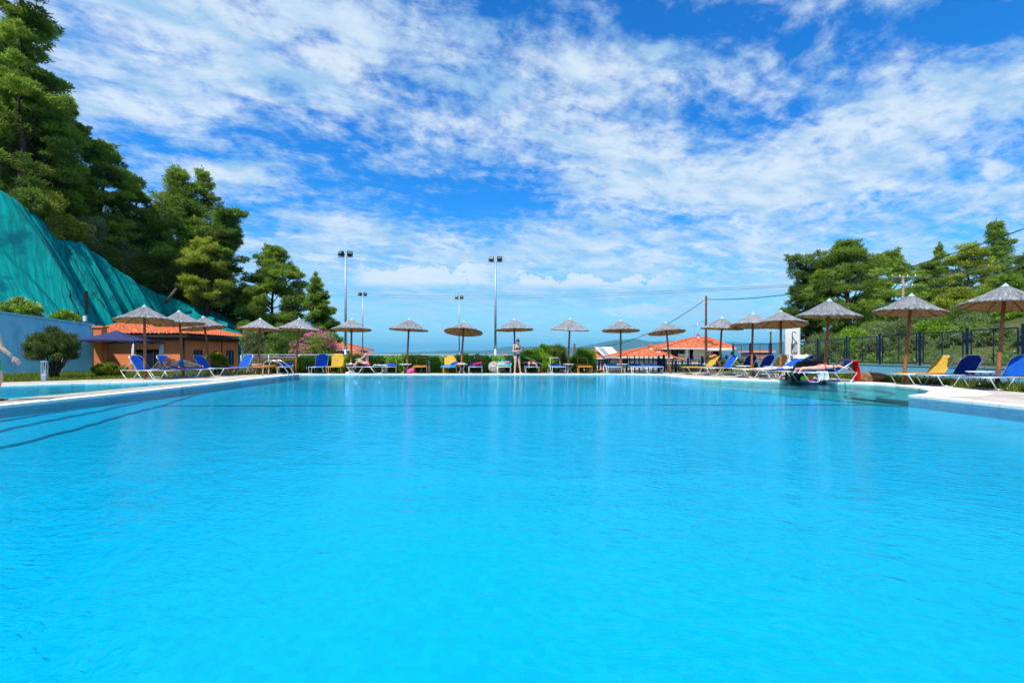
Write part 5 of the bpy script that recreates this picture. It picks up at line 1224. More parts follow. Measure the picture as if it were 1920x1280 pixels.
# orange floats on the fence
def floaty(label, c, s):
    q = MB(); q.ell(c, ((.34 * s, 0, .02), (0, .16 * s, 0), (0, 0, .13 * s)), 20, 12); q.ell((c[0] + .04, c[1] - .02, c[2] + .06 * s), ((.22 * s, 0, .03), (0, .15 * s, 0), (0, 0, .13 * s)), 16, 10); root = q.build('buoy', 'orange_plastic', None, True); tag(root, label, 'buoy')
    q = MB(); q.ell((c[0] + .04, c[1], c[2] - .17 * s), ((.20 * s, 0, 0), (0, .12 * s, 0), (0, 0, .10 * s)), 14, 8); q.build('weight', 'black_metal', root, True)
floaty('orange rescue buoy hanging on the fence beside the utility pole', tuple(P(1337, 668.5, 24.3)), .62); floaty('small orange buoy at the foot of the low fence by the round bush', tuple(P(1126.5, 693, 24.1)), .35)
# folded beach parasol behind the lying man, wooden post
root = empty('folded_parasol', P(1003, 676, 23.4), 0, 'folded green and yellow beach parasol leaning behind the man lying face down', 'folded parasol')
q = MB(); q.tube([(-.75, 0, .27), (-.35, 0, .11), (0, 0, -.03)], [.03, .07, .05], 10); q.build('green_fabric', 'green_cloth', root, True); q = MB(); q.tube([(-.55, -.05, .20), (-.25, -.06, .085), (.05, -.05, -.03)], [.02, .045, .03], 10); q.build('yellow_fabric', 'yellow_plastic', root, True); q = MB(); q.tube([(0, 0, -.03), (.4, 0, -.2)], .012, 6); q.build('stick', 'aluminium', root)
root = empty('play_frame', LP(947, 30), 0, 'little red wooden frame showing above the hedge left of the standing bather', 'play frame'); z = P(0, 659, 30).z
q = MB(); q.tube([(-.12, 0, -1.5), (-.12, 0, z)], .045, 8); q.build('post', 'orange_wall', root); q = MB(); q.tube([(-.08, 0, z - .1), (.35, 0, z - .42), (.7, 0, z - .5)], .025, 6); q.build('rope', 'orange_wall', root)
# ================================================================ VEGETATION
def tree(name, label, px, D, top, hw, bot, m='pine', style='round', n=26000, clumps=90, seed=1, trunk='bark', ll=.40, lw=.060, base=None, lean=0.0, gap=0.0, group=None, cat='tree', tr=.22, cs=1.0, tintbias=0.0):
    """px: crown centre column, hw: crown half width, top/bot: rows of crown top and crown bottom, all at distance D"""
    rg = rnd(seed); X = XP(px, D); zt = CAMZ + (HZ - top) / F * D; zb = CAMZ + (HZ - bot) / F * D; k = D / F; Rr = hw * k
    zg = terrain(X + lean, D) - .3 if base is None else base
    zg = min(zg, zb - .3); root = empty(name, (X, D, zg), 0, label, cat, group); H = zt - zg; cb = zb - zg; cl = []; T = lambda z: lean * (1 - z / H)
    tv = (0.0, 1.5)
    # trunk with slight bends
    q = MB(); tp = [Vector((T(z) + .12 * math.sin(z * .9 + seed), .1 * math.cos(z * .7 + seed), z)) for z in [H * .96 * i / 9 for i in range(10)]]
    q.tube(tp, [tr * (1 - .88 * i / 9) for i in range(10)], 9)
    def trunk_at(z):
        f = max(0, min(8.999, z / (H * .96) * 9)); i = int(f); return tp[i].lerp(tp[i + 1], f - i)
    for c in range(clumps):
        t = (c + rg.random()) / clumps; z = lerp(cb, H, t)
        if style == 'cone': rad = Rr * (1 - t) ** .75 * (.75 + .5 * rg.random()) + .12
        elif style == 'round': rad = Rr * (math.sin(math.pi * min(1, .14 + .86 * t) ** .85) ** .6) * (.72 + .42 * rg.random())
        elif style == 'column': rad = Rr * (.85 + .2 * rg.random()) * (1 if t < .8 else (1 - t) * 4 + .2)
        else: rad = Rr * (.55 + .6 * math.sin(t * 7 + seed) ** 2) * (.6 + .5 * rg.random()) * (1 - .45 * t)
        a = rg.random() * 6.283; rf = (1 if rg.random() < .62 else rg.random() ** .5)
        s = cs * lerp(.24, .36, rg.random()) * (Rr if style != 'cone' else Rr * (1.05 - .65 * t)) ** .75
        if gap and rg.random() < gap: continue
        rr = max(0, rad - s * .55) * rf; x, y = rr * math.cos(a), rr * math.sin(a); o = trunk_at(z)
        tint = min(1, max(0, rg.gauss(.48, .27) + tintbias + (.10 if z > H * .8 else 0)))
        cl.append((x + o.x, y + o.y, z, s * 1.15, s * 1.15, s * (.50 if style != 'cone' else .50), tint))
        if rg.random() < .5:
            st = trunk_at(max(cb * .6, z - rr * .7)); e = Vector((x + o.x, y + o.y, z)); mid = st.lerp(e, .5) + Vector((0, 0, -.08 * rr)); r0 = .05 * (tr / .22)
            q.tube([st, mid, e], [r0 * 1.3, r0 * .9, r0 * .3], 5)
        if rg.random() < .8:   # small sprigs that break the outline
            for _ in range(3):
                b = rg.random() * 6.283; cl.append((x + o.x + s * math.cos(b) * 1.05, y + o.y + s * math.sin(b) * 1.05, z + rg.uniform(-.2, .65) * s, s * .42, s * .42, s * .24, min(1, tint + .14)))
    if style == 'cone':
        for j in range(3): cl.append((tp[-1].x, tp[-1].y, H - .25 + j * .28, .14, .14, .28, .5))
    q.build('trunk', trunk, root, True)
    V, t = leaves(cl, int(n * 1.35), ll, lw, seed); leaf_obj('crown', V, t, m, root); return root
GL = 'pines on the steep bank'; GR = 'trees on the slope beyond the right fence'
TD = [  # label, px, D, top, half width, bottom, material, style, n, clumps, extra
 ('towering dark pine cut by the top left corner, bare forked trunk showing', 40, 33, -40, 78, 190, 'pine', 'irregular', 24000, 76, dict(tr=.3, gap=.34)),
 ('huge pine at the left edge whose crown fills the corner below the towering one', 5, 36, 60, 110, 350, 'pine_dark', 'irregular', 34000, 110, dict(tr=.3)),
 ('dense middle pine under the bare forked trunk', 68, 35, 175, 88, 385, 'pine', 'round', 36000, 110, dict(tr=.3)),
 ('dark pine with a leaning top just right of the corner trees', 124, 37, 205, 48, 400, 'pine_dark', 'round', 20000, 70, dict()),
 ('broad pine with a rounded shoulder behind the net crest', 192, 39, 272, 56, 480, 'pine', 'round', 26000, 80, dict()),
 ('dull grey green pine filling the dip behind the net', 252, 42, 338, 50, 540, 'pine_dark', 'round', 22000, 70, dict()),
 ('tall pine with two spiky tops in the middle of the left wood', 333, 43, 318, 74, 540, 'pine', 'cone', 34000, 120, dict(cs=1.35)),
 ('second spiky pine leaning against the two topped one', 380, 44.5, 322, 62, 560, 'pine', 'cone', 24000, 90, dict(cs=1.3)),
 ('open pine with bare slanting trunks showing sky, right of the spiky ones', 425, 42, 395, 46, 500, 'pine_dark', 'irregular', 20000, 70, dict(lean=-1.8, gap=.05)),
 ('bright yellow green young pine in front of the slanting trunks', 385, 40, 452, 44, 570, 'pine_yellow', 'round', 16000, 60, dict(base=2.5)),
 ('rounded dense pine behind the parasol at the pool ladder', 513, 44, 466, 57, 640, 'pine', 'round', 34000, 100, dict()),
 ('slim conical pine at the right end of the left wood', 595, 40, 522, 32, 640, 'pine', 'cone', 16000, 70, dict(cs=1.3)),
 ('dark low pine closing the gap under the rounded dense one', 462, 46, 540, 45, 655, 'pine_dark', 'round', 18000, 60, dict()),
]
for i, (lb, px, D, top, hw, bot, m, st, n, c, ex) in enumerate(TD): tree('pine_tree', lb, px, D, top, hw, bot, m, st, n, c, 40 + i, group=GL, **ex)
TR = [
 ('dark wide pine left of all the right hand trees', 1512, 47, 478, 46, 645, 'pine_dark', 'irregular', 18000, 70, dict(tr=.3)),
 ('big dark pine with thick bare trunks beside the shower', 1590, 45, 455, 72, 630, 'pine', 'round', 34000, 110, dict(tr=.34, gap=.08)),
 ('pine behind the pale power pole', 1668, 49, 474, 48, 630, 'pine', 'round', 22000, 80, dict(tr=.3)),
 ('lighter pine just right of the power pole', 1742, 52, 496, 48, 640, 'pine', 'round', 20000, 75, dict()),
 ('grey green slender pine with a spiky tip', 1762, 56, 462, 30, 600, 'pine', 'cone', 12000, 60, dict(cs=1.2)),
 ('broad flat topped bright pine below the tallest one', 1815, 50, 462, 50, 620, 'pine_yellow', 'round', 22000, 75, dict()),
 ('tallest conical pine on the right with twin tips', 1868, 54, 418, 50, 620, 'pine', 'cone', 30000, 110, dict(cs=1.4)),
 ('dark pine at the right edge of the picture', 1920, 50, 480, 44, 640, 'pine_dark', 'cone', 20000, 80, dict(cs=1.4)),
 ('low yellow green pine between power pole and big parasols', 1800, 44, 545, 60, 660, 'pine_yellow', 'round', 20000, 70, dict()),
 ('low dark pine behind the rightmost parasol', 1890, 43, 520, 60, 660, 'pine', 'round', 20000, 70, dict()),
]
for i, (lb, px, D, top, hw, bot, m, st, n, c, ex) in enumerate(TR): tree('pine_tree', lb, px, D, top, hw, bot, m, st, n, c, 80 + i, group=GR, **ex)
# shrubs
def shrub(name, label, px, D, top, bot, hw, m, n, seed, ll=.10, lw=.045, clumps=26, cat='shrub', group=None, stems=6, base=None, cs=1.0, blossoms=None, shell=.3, ny=None):
    rg = rnd(seed); X = XP(px, D); zt = CAMZ + (HZ - top) / F * D; zb = CAMZ + (HZ - bot) / F * D if base is None else base; k = D / F; ct = 1 / math.cos(math.atan2(abs(px - 960), F)); Rr = hw * k / ct
    root = empty(name, (X, D, zb), 0, label, cat, group); H = zt - zb; cl = []; q = MB()
    for c in range(clumps):
        t = (c + .5) / clumps; z = H * (.18 + .70 * t); rad = Rr * math.sin(math.pi * (.22 + .70 * t)) ** .6; a = c * 2.4 + rg.random(); rr = rad * (.35 + .5 * rg.random()); s = cs * (.26 + .14 * rg.random()) * min(Rr, H * .75)
        cl.append((rr * math.cos(a), rr * math.sin(a) * (ny or 1), z, s, s, s * .85, min(1, max(0, rg.gauss(.5, .2)))))
    for j in range(stems):
        c = cl[int(rg.random() * len(cl))]; q.tube([(c[0] * .12, c[1] * .12, -.1), (c[0] * .45, c[1] * .45, c[2] * .5), (c[0], c[1], c[2])], [.03 * H, .022 * H, .006 * H], 6)
    q.build('stems', 'grey_bark', root, True); V, t = leaves(cl, n, ll, lw, seed, .5, shell); leaf_obj('foliage', V, t, m, root)
    if blossoms:
        bm_, bn, bs = blossoms; bc = [(c[0] * 1.1, c[1] * 1.1 , c[2] + .06, c[3] * 1.05, c[4] * 1.05, c[5] * 1.05, .5) for c in cl if rg.random() < .75]
        V, t = leaves(bc, bn, bs, bs * .8, seed + 1, 0, .92); leaf_obj('blossoms', V, t, bm_, root)
    return root
# round bush on the lawn
root = empty('round_bush', LP(101, 18.4), 0, 'big round dark green juniper bush with bare forked stems on the left lawn', 'bush'); rg = rnd(9); cl = []; q = MB()
for c in range(150):
    a = rg.random() * 6.283; ph = rg.uniform(-.55, 1.5); r = .66 * (.74 + .30 * rg.random() + .12 * math.sin(a * 5 + ph * 4)) * (1 if rg.random() < .8 else .6); x, y, z = r * math.cos(a) * math.cos(ph) * 1.12, r * math.sin(a) * math.cos(ph) * 1.12, 1.14 + .80 * math.sin(ph) * r / .72
    cl.append((x, y, z, .15, .15, .17, min(1, max(0, rg.gauss(.48, .2)))))
    if c % 5 == 0: q.tube([(x * .10, y * .10, -.05), (x * .25, y * .25, .28), (x * .62, y * .62, z * .66), (x, y, z)], [.045, .032, .016, .004], 6)
q.build('stems', 'bark', root, True); V, t = leaves(cl, 30000, .085, .022, 9, .7, .1); leaf_obj('foliage', V, t, 'juniper', root)
shrub('low_juniper', 'low spreading bright green juniper left of the leftmost lounger', 205, 19.9, 682, 706, 38, 'lime_leaf', 9000, 21, .09, .03, 34, base=-.03, stems=4)
shrub('golden_bush', 'round golden green bush in front of the hut side wall', 402, 22.8, 661, 694, 26, 'golden_leaf', 9000, 22, .09, .05, 30, base=-.05)
shrub('wall_shrub', 'shrub with pale yellow blossoms above the blue wall, nearest the left edge', 40, 25.6, 558, 600, 44, 'hedge_leaf', 7000, 23, .13, .06, 24, base=2.3, blossoms=('blossom_yellow', 500, .09))
shrub('wall_shrub', 'smaller dark shrub above the blue wall beside the black lamp post', 122, 27.5, 580, 612, 34, 'hedge_leaf', 5000, 24, .13, .06, 20, base=1.9, blossoms=('blossom_yellow', 120, .08))
shrub('oleander', 'pink flowering oleander behind the parasol near the ladder', 600, 28, 617, 674, 44, 'hedge_leaf', 12000, 25, .17, .035, 36, base=-.8, blossoms=('blossom_pink', 3200, .10))
shrub('oleander', 'smaller pink oleander half hidden behind the parasol pole left of the big one', 560, 29, 636, 672, 22, 'hedge_leaf', 4000, 26, .17, .035, 18, base=-.8, blossoms=('blossom_pink', 700, .10))
for i, (px, D, top, bot, hw, m, lb) in enumerate((
  (475, 31, 606, 676, 32, 'olive', 'grey green shrub beyond the handrail, left of the ladder parasol'), (520, 30, 612, 676, 36, 'pine_dark', 'dark shrub beyond the handrail behind the ladder'), (556, 33, 600, 670, 34, 'pine_dark', 'dark shrub behind the oleander'),
  (500, 33, 630, 676, 30, 'olive', 'pale olive shrub behind the pool ladder'), (455, 40, 590, 660, 26, 'pine', 'shrub above the end of the green net'))):
    shrub('terrace_shrub', lb, px, D, top, bot, hw, m, 9000, 60 + i, .14, .05, 30, base=-1.5, group='shrubs beyond the handrail')
# undergrowth along the crest of the net
CR = [(50, 31.8, 352, 400, 50, 'pine_dark'), (85, 33.2, 345, 462, 60, 'pine_yellow'), (120, 34.5, 395, 470, 46, 'pine_yellow'), (20, 33.5, 318, 380, 60, 'pine_dark'), (165, 36, 400, 478, 44, 'olive'), (195, 37, 452, 515, 40, 'pine_dark'), (230, 38.5, 440, 545, 44, 'olive'),
      (265, 40, 470, 562, 44, 'pine'), (300, 41, 490, 575, 40, 'olive'), (335, 42, 520, 585, 40, 'pine_dark'), (375, 43.5, 540, 600, 40, 'pine'), (150, 38, 330, 440, 55, 'pine_dark'), (225, 41, 385, 480, 50, 'pine_dark'), (300, 44, 430, 520, 50, 'pine_dark'), (410, 45, 565, 625, 38, 'pine_dark'), (430, 46, 595, 650, 36, 'olive')]
wd = ['dark', 'yellowish', 'ragged yellowish', 'shaded', 'greyish', 'gloomy', 'wide greyish', 'mid green', 'pale olive', 'deep green', 'fresh green', 'blackish', 'dense', 'thick', 'low dark', 'silvery']
for i, (px, D, top, bot, hw, m) in enumerate(CR):
    zb = CAMZ + (HZ - bot) / F * D
    shrub('bank_shrub', wd[i] + ' shrub on the bank, ' + ('above the left end of the net' if px < 110 else 'above the middle of the net' if px < 280 else 'above the far end of the net'), px, D, top, bot, hw, m, 9000, 120 + i, .17, .055, 28, base=zb - .5, group='shrubs along the crest of the bank')
# olive slope on the right
OL = [(1435, 38, 660, 688, 26), (1475, 36, 655, 690, 22), (1520, 33, 640, 690, 34), (1560, 31, 632, 690, 32), (1598, 35, 612, 690, 40), (1640, 30, 630, 695, 36), (1680, 33, 600, 690, 44), (1716, 28, 628, 700, 34), (1752, 31, 602, 695, 44), (1790, 26, 622, 704, 40), (1830, 29, 590, 700, 50), (1868, 24, 612, 706, 44), (1905, 27, 575, 700, 54), (1946, 22, 612, 710, 50), (1640, 40, 606, 660, 44), (1730, 40, 580, 650, 50), (1810, 38, 572, 650, 54), (1880, 36, 560, 650, 54), (1545, 42, 622, 670, 40), (1990, 26, 570, 710, 60), (1700, 46, 590, 640, 50), (1585, 48, 618, 655, 50)]
ow = ['lowest', 'small', 'tufted', 'rounded', 'ragged', 'silvery', 'tall', 'compact', 'wide', 'pale', 'big', 'near', 'bushy', 'edge', 'upper', 'high', 'upland', 'topmost', 'dim', 'outer', 'mid slope', 'shaded']
for i, (px, D, top, bot, hw) in enumerate(OL):
    where = 'right of the shower' if px < 1620 else 'behind the straw bale parasol' if px < 1740 else 'behind the rightmost parasols'
    if px < 1500: where = 'left of the shower'
    shrub('olive_tree', ow[i] + ' grey green olive bush beyond the fence ' + where, px, D, top, bot, hw, 'olive' if i % 4 else ('pine' if i > 13 else 'hedge_leaf'), 10000, 150 + i, .14, .04, 34, cat='olive tree', base=terrain(XP(px, D), D) - .3, group='olive bushes beyond the fence')
# a second storey of the slope: mixed wood seen as one mass
def wood():
    rg = rnd(77); cl = []
    for _ in range(230):
        D = rg.uniform(52, 80); px = rg.uniform(1500, 2150); X = XP(px, D); z = terrain(min(X, 85), D)
        for k in range(3): s = rg.uniform(.9, 1.7); cl.append((X + rg.uniform(-1, 1), D + rg.uniform(-1, 1), z + rg.uniform(.5, 3.2), s, s, s * .8, min(1, max(0, rg.gauss(.42, .2)))))
    for _ in range(520):
        X = rg.uniform(18.5, 46); D = rg.uniform(13, 50)
        if X / D < .66: continue
        z = terrain(X, D); s = rg.uniform(.35, .8); cl.append((X, D, z + rg.uniform(.05, .45), s * 1.3, s * 1.3, s * .6, min(1, max(0, rg.gauss(.6, .25)))))
    for _ in range(170):
        D = rg.uniform(40, 60); px = rg.uniform(-60, 470); X = XP(px, D)
        if X < -24.5 - 2: z = terrain(X, D); s = rg.uniform(.9, 1.8); cl.append((X, D, z + rg.uniform(.3, 2.8), s, s, s * .8, min(1, max(0, rg.gauss(.35, .2)))))
    V, t = leaves(cl, 130000, .26, .085, 7); tag(leaf_obj('undergrowth', V, t, 'pine_dark'), 'dense far undergrowth closing the woods on both sides', 'undergrowth', kind='stuff')
wood()
# hedge
def hedge():
    a, b = XP(566, 23.9), XP(1032, 23.9); rg = rnd(31); cl = []
    n = 190
    for i in range(n):
        x = lerp(a, b, i / (n - 1)); top = .87 + .05 * math.sin(x * 2.1) + .04 * rg.gauss(0, 1)
        if XP(500, 23.9) < x < XP(640, 23.9): top -= .06
        if x > XP(985, 23.9): top += .02
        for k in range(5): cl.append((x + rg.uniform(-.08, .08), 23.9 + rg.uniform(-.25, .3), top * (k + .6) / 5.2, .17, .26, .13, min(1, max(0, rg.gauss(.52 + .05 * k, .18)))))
    root = empty('hedge', (0, 0, 0), 0, 'long clipped glossy green hedge behind the far row of loungers', 'hedge'); root.location = ((a + b) / 2, 23.9, 0)
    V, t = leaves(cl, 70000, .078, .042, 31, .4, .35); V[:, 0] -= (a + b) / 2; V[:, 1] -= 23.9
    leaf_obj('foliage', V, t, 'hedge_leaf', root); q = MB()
    for i in range(60): x = lerp(a, b, i / 59) - (a + b) / 2; q.tube([(x, 0, -.1), (x + rg.uniform(-.1, .1), 0, .3), (x + rg.uniform(-.2, .2), 0, .62)], .012, 5)
    q.build('stems', 'grey_bark', root)
hedge()
for i, (px, D, top, hw, m, lb, ll) in enumerate(((505, 23.9, 680, 20, 'hedge_leaf', 'low leafy bush behind the orange lounger at the ladder', .09), (540, 23.7, 678, 22, 'hedge_leaf', 'low leafy bush behind the parasol in front of the oleander', .09), (572, 23.8, 671, 24, 'hedge_leaf', 'bush at the left end of the hedge', .09),
   (1000, 24.8, 654, 30, 'hedge_leaf', 'taller leafy bush just right of the standing bather', .10), (1022, 25.2, 644, 22, 'hedge_leaf', 'tallest leafy bush behind the man lying face down', .10), (1098, 24.2, 652, 27, 'hedge_leaf', 'big round glossy bush at the right end of the hedge', .08), (1076, 25.0, 666, 22, 'hedge_leaf', 'dark bush between feathery shrub and round bush', .09),
   (1414, 21.0, 677, 9, 'golden_leaf', 'small bush with yellow flowers between the navy loungers', .08), (1469, 21.5, 682, 9, 'golden_leaf', 'little yellow flowering bush left of the shower', .08), (1288, 26.5, 686, 26, 'olive', 'low grey bush behind the fence of the two storey house', .10), (1358, 27, 676, 20, 'olive', 'grey bush behind the blue lounger at the utility pole', .10), (1380, 30, 671, 20, 'olive', 'grey bush at the left end of the tall fence', .11), (1025, 24.3, 684, 22, 'hedge_leaf', 'low undergrowth right of the man lying face down', .08))):
    shrub('bush', lb, px, D, top, 700, hw, m, int(2500 + hw * 230), 200 + i, ll, ll * .5, 26, 'bush', base=-.05)
shrub('feathery_shrub', 'feathery light green tamarisk behind the parasol by the white hoop lounger', 1046, 24.6, 645, 700, 22, 'feather', 9000, 230, .26, .018, 30, base=-.05, shell=.1)
# dead leaning trunk on the bank
q = MB(); q.tube([P(309, 568, 38.5), P(320, 556, 38.6), P(331, 541, 38.7)], [.16, .14, .11], 8); tag(q.build('dead_trunk', 'grey_bark', None, True), 'bare dead trunk leaning out above the crest of the net', 'tree trunk')

# ================================================================ PEOPLE
def build_body(M, vox=.009):
    """M: mesh builder full of overlapping tapered shapes; fused into one smooth skin"""
    me = M.mesh('tmp'); o = bpy.data.objects.new('tmp', me); COL.objects.link(o)
    r = o.modifiers.new('r', 'REMESH'); r.mode = 'VOXEL'; r.voxel_size = vox; r.use_smooth_shade = True
    s = o.modifiers.new('s', 'SMOOTH'); s.factor = .5; s.iterations = 4
    dg = bpy.context.evaluated_depsgraph_get(); dg.update(); e = o.evaluated_get(dg); out = bpy.data.meshes.new_from_object(e)
    bpy.data.objects.remove(o); bpy.data.meshes.remove(me); out.polygons.foreach_set('use_smooth', [True] * len(out.polygons)); return out
def shell(me, pred, off, name, m, parent):
    """a garment: the faces of the skin that satisfy pred, moved outwards"""
    nv = len(me.vertices); co = np.empty(nv * 3); me.vertices.foreach_get('co', co); co = co.reshape(-1, 3); no = np.empty(nv * 3); me.vertices.foreach_get('normal', no); no = no.reshape(-1, 3)
    ok = np.array([pred(Vector(c), Vector(n)) for c, n in zip(co, no)])
    fs = [tuple(p.vertices) for p in me.polygons if all(ok[i] for i in p.vertices)]
    if not fs: return None
    used = sorted({i for f in fs for i in f}); mp = {i: k for k, i in enumerate(used)}
    q = MB(); q.add([co[i] + no[i] * off for i in used], [tuple(mp[i] for i in f) for f in fs]); o = q.build(name, m, parent, True)
    s = o.modifiers.new('t', 'SOLIDIFY'); s.thickness = off * .9; s.offset = -1; return o
def hand(M, wrist, d, palm_n, side, s=1.0, curl=.35):
    """palm with five bent fingers. d: direction of the fingers, palm_n: palm normal, side: +1/-1 thumb side"""
    d = Vector(d).normalized(); n = Vector(palm_n); n = (n - d * n.dot(d)).normalized(); w = d.cross(n).normalized() * side; wrist = Vector(wrist)
    pc = wrist + d * .045 * s; M.ell(pc, (w * .040 * s, n * .016 * s, d * .052 * s), 14, 10); M.cap(wrist, wrist + d * .02 * s, .024 * s, .026 * s)
    for k, (off, L) in enumerate(((.030, .070), (.010, .078), (-.011, .073), (-.030, .058))):
        a = pc + d * .040 * s + w * off * s; p = a; dd = d + w * off * 2.0
        for j, f in enumerate((.46, .32, .22)):
            dd = (dd.normalized() + n * curl * (1 + .15 * k)).normalized(); b = p + dd * L * f * s; M.cap(p, b, (.0098 - .0008 * j) * s, (.0092 - .0009 * j) * s, 8); p = b
    a = wrist + d * .020 * s + w * .030 * s; b = a + (d * .6 + w * .75 + n * .25).normalized() * .038 * s; c = b + (d * .95 + w * .2 + n * .35).normalized() * .032 * s
    M.cap(a, b, .012 * s, .0108 * s, 8); M.cap(b, c, .0105 * s, .009 * s, 8)
def foot(M, ankle, toe_dir, up, s=1.0):
    t = Vector(toe_dir).normalized(); u = Vector(up); u = (u - t * u.dot(t)).normalized(); w = t.cross(u); a = Vector(ankle)
    heel = a - t * .035 * s - u * .045 * s; M.ell(heel, (w * .032 * s, t * .04 * s, u * .035 * s)); ball = a + t * .125 * s - u * .058 * s; M.cap(a - u * .01, ball, .036 * s, .022 * s); M.ell(ball, (w * .042 * s, t * .05 * s, u * .022 * s)); M.cap(heel, ball, .028 * s, .022 * s)
    for k in range(5): o = (k - 2) * .0155 * s; L = (.050, .048, .044, .040, .036)[k] * s; M.cap(ball + w * o + t * .02 * s, ball + w * o + t * L * 1.2 - u * .004, .011 * s if k == 0 else .0085 * s, .009 * s if k == 0 else .0072 * s, 8)
def head(M, c, fwd, up, s=1.0):
    f = Vector(fwd).normalized(); u = Vector(up); u = (u - f * u.dot(f)).normalized(); r = f.cross(u); c = Vector(c)
    M.ell(c + u * .025 * s, (r * .073 * s, f * .092 * s, u * .090 * s), 20, 14); M.ell(c - u * .045 * s + f * .022 * s, (r * .055 * s, f * .060 * s, u * .072 * s), 16, 12); M.ell(c - u * .098 * s + f * .058 * s, (r * .022 * s, f * .02 * s, u * .018 * s))
    M.cap(c + f * .088 * s + u * .012 * s, c + f * .106 * s - u * .026 * s, .008 * s, .0125 * s); M.ell(c + f * .082 * s - u * .062 * s, (r * .022 * s, f * .012 * s, u * .010 * s)); M.ell(c + f * .080 * s + u * .030 * s, (r * .048 * s, f * .012 * s, u * .010 * s))
    for k in (-1, 1): M.ell(c + r * .074 * s * k - f * .005 * s - u * .012 * s, (r * .010 * s, f * .018 * s, u * .030 * s)); M.ell(c + r * .038 * s * k + f * .058 * s - u * .022 * s, (r * .022 * s, f * .024 * s, u * .024 * s))
    return c, f, u, r
def face(c, f, u, r, parent, s=1.0):
    for k in (-1, 1): q = MB(); q.ell(c + r * .030 * s * k + f * .086 * s + u * .010 * s, (r * .013 * s, f * .006 * s, u * .007 * s), 10, 6); q.build('eye', 'eye_dark', parent, True); q = MB(); q.cap(c + r * .018 * s * k + f * .094 * s + u * .030 * s, c + r * .044 * s * k + f * .082 * s + u * .030 * s, .004, .003); q.build('eyebrow', 'hair_dark', parent, True)
    q = MB(); q.ell(c + f * .092 * s - u * .062 * s, (r * .021 * s, f * .005 * s, u * .0065 * s), 10, 6); q.build('mouth', 'lip', parent, True)
def body(label, J, skin, hair, clothes, hairfn, fwd, up, hands, feet, s=1.0, fem=True, vox=.009, mirror=False):
    """J: joints in world coordinates"""
    J = {k: Vector(v) for k, v in J.items()}; M = MB(); pel, ch, nk, hd = J['pelvis'], J['chest'], J['neck'], J['head']
    sp = (ch - pel).normalized(); rt = (J['sr'] - J['sl']).normalized(); rt = (rt - sp * rt.dot(sp)).normalized(); fr = sp.cross(rt) * -1; fr = rt.cross(sp) * -1 if False else fr
    fr = J['front'] - sp * J['front'].dot(sp); fr.normalize()
    hr = (J['hr'] - J['hl']).normalized(); w = 1.0 if fem else 1.08
    M.ell(pel, (hr * .168 * s, fr * .108 * s, sp * .120 * s), 20, 14); wa = pel.lerp(ch, .50); M.ell(wa, (rt * .128 * s * w, fr * .088 * s, sp * .16 * s), 20, 14)
    M.ell(ch, (rt * .152 * s * w, fr * .104 * s, sp * .165 * s), 20, 14); M.ell(ch + sp * .09 * s, (rt * .150 * s * w, fr * .085 * s, sp * .085 * s), 20, 12); M.cap(J['sr'], J['sl'], .052 * s, .052 * s)
    M.cap(ch + sp * .10 * s, hd - (hd - nk).normalized() * .02, .056 * s, .049 * s)
    for k in (-1, 1):
        M.ell(pel + hr * k * .075 * s - fr * .06 * s - sp * .045 * s, (hr * .085 * s, fr * .078 * s, sp * .09 * s), 16, 12)
        if fem: M.ell(ch + rt * k * .072 * s + fr * .080 * s + sp * .01 * s, (rt * .062 * s, fr * .055 * s, sp * .060 * s), 16, 12)
        else: M.ell(ch + rt * k * .07 * s + fr * .06 * s + sp * .04 * s, (rt * .075 * s, fr * .045 * s, sp * .07 * s), 16, 12)
    for a in 'lr':
        S, E, W, Hh, K, A = J['s' + a], J['e' + a], J['w' + a], J['h' + a], J['k' + a], J['a' + a]
        M.ell(S, ((E - S).normalized() * .07 * s, rt * .055 * s * w, fr * .055 * s)); M.cap(S, E, .047 * s * w, .036 * s * w); M.cap(E, E.lerp(W, .3), .037 * s * w, .038 * s * w); M.cap(E.lerp(W, .3), W, .038 * s * w, .024 * s)
        M.cap(Hh, K, .088 * s, .054 * s); M.ell(Hh.lerp(K, .25), ((K - Hh).normalized() * .17 * s, hr * .086 * s, fr * .09 * s)); M.cap(K, A, .053 * s, .034 * s)
        kd = (A - K).normalized(); cf = J.get('calf_' + a, -fr); cf = (cf - kd * cf.dot(kd)).normalized(); M.ell(K.lerp(A, .30) + cf * .018 * s, (kd * .13 * s, cf * .050 * s, kd.cross(cf) * .050 * s))
        foot(M, A, feet[a][0], feet[a][1], s); hand(M, W, *hands[a], s)
    c, f, u, r = head(M, hd, fwd, up, s)
    me = build_body(M, vox); base = J['ground'] if 'ground' in J else Vector((pel.x, pel.y, 0))
    root = bpy.data.objects.new('person', me); COL.objects.link(root); me.materials.append(MATS[skin]); tag(root, label, 'person')
    face(c, f, u, r, root, s)
    hf = lambda p, n: (lambda q: q.dot(u) > .035 * s + .55 * q.dot(f) and q.length < .16 * s or (q.dot(f) < -.012 * s and q.dot(u) > -.085 * s and q.length < .15 * s and abs(q.dot(r)) < .088 * s))(p - c)
    ho = shell(me, hf, .013 * s, 'hair', hair, root)
    if hairfn:
        q = MB(); hairfn(q, c, f, u, r, s); q.build('hair_bun', hair, ho or root, True)
    def L(p, o, ax): q = p - o; return q.dot(ax[0]), q.dot(ax[1]), q.dot(ax[2])
    for nm, m, fn in clothes: shell(me, lambda p, n, fn=fn: fn(L(p, pel, (hr, fr, sp)), L(p, ch, (rt, fr, sp))), .005, nm, m, root)
    # move the origin to the base of the figure without moving the figure
    off = Matrix.Translation(-base)
    for ob in [root] + list(root.children_recursive): ob.data.transform(off)
    root.location = base; return root
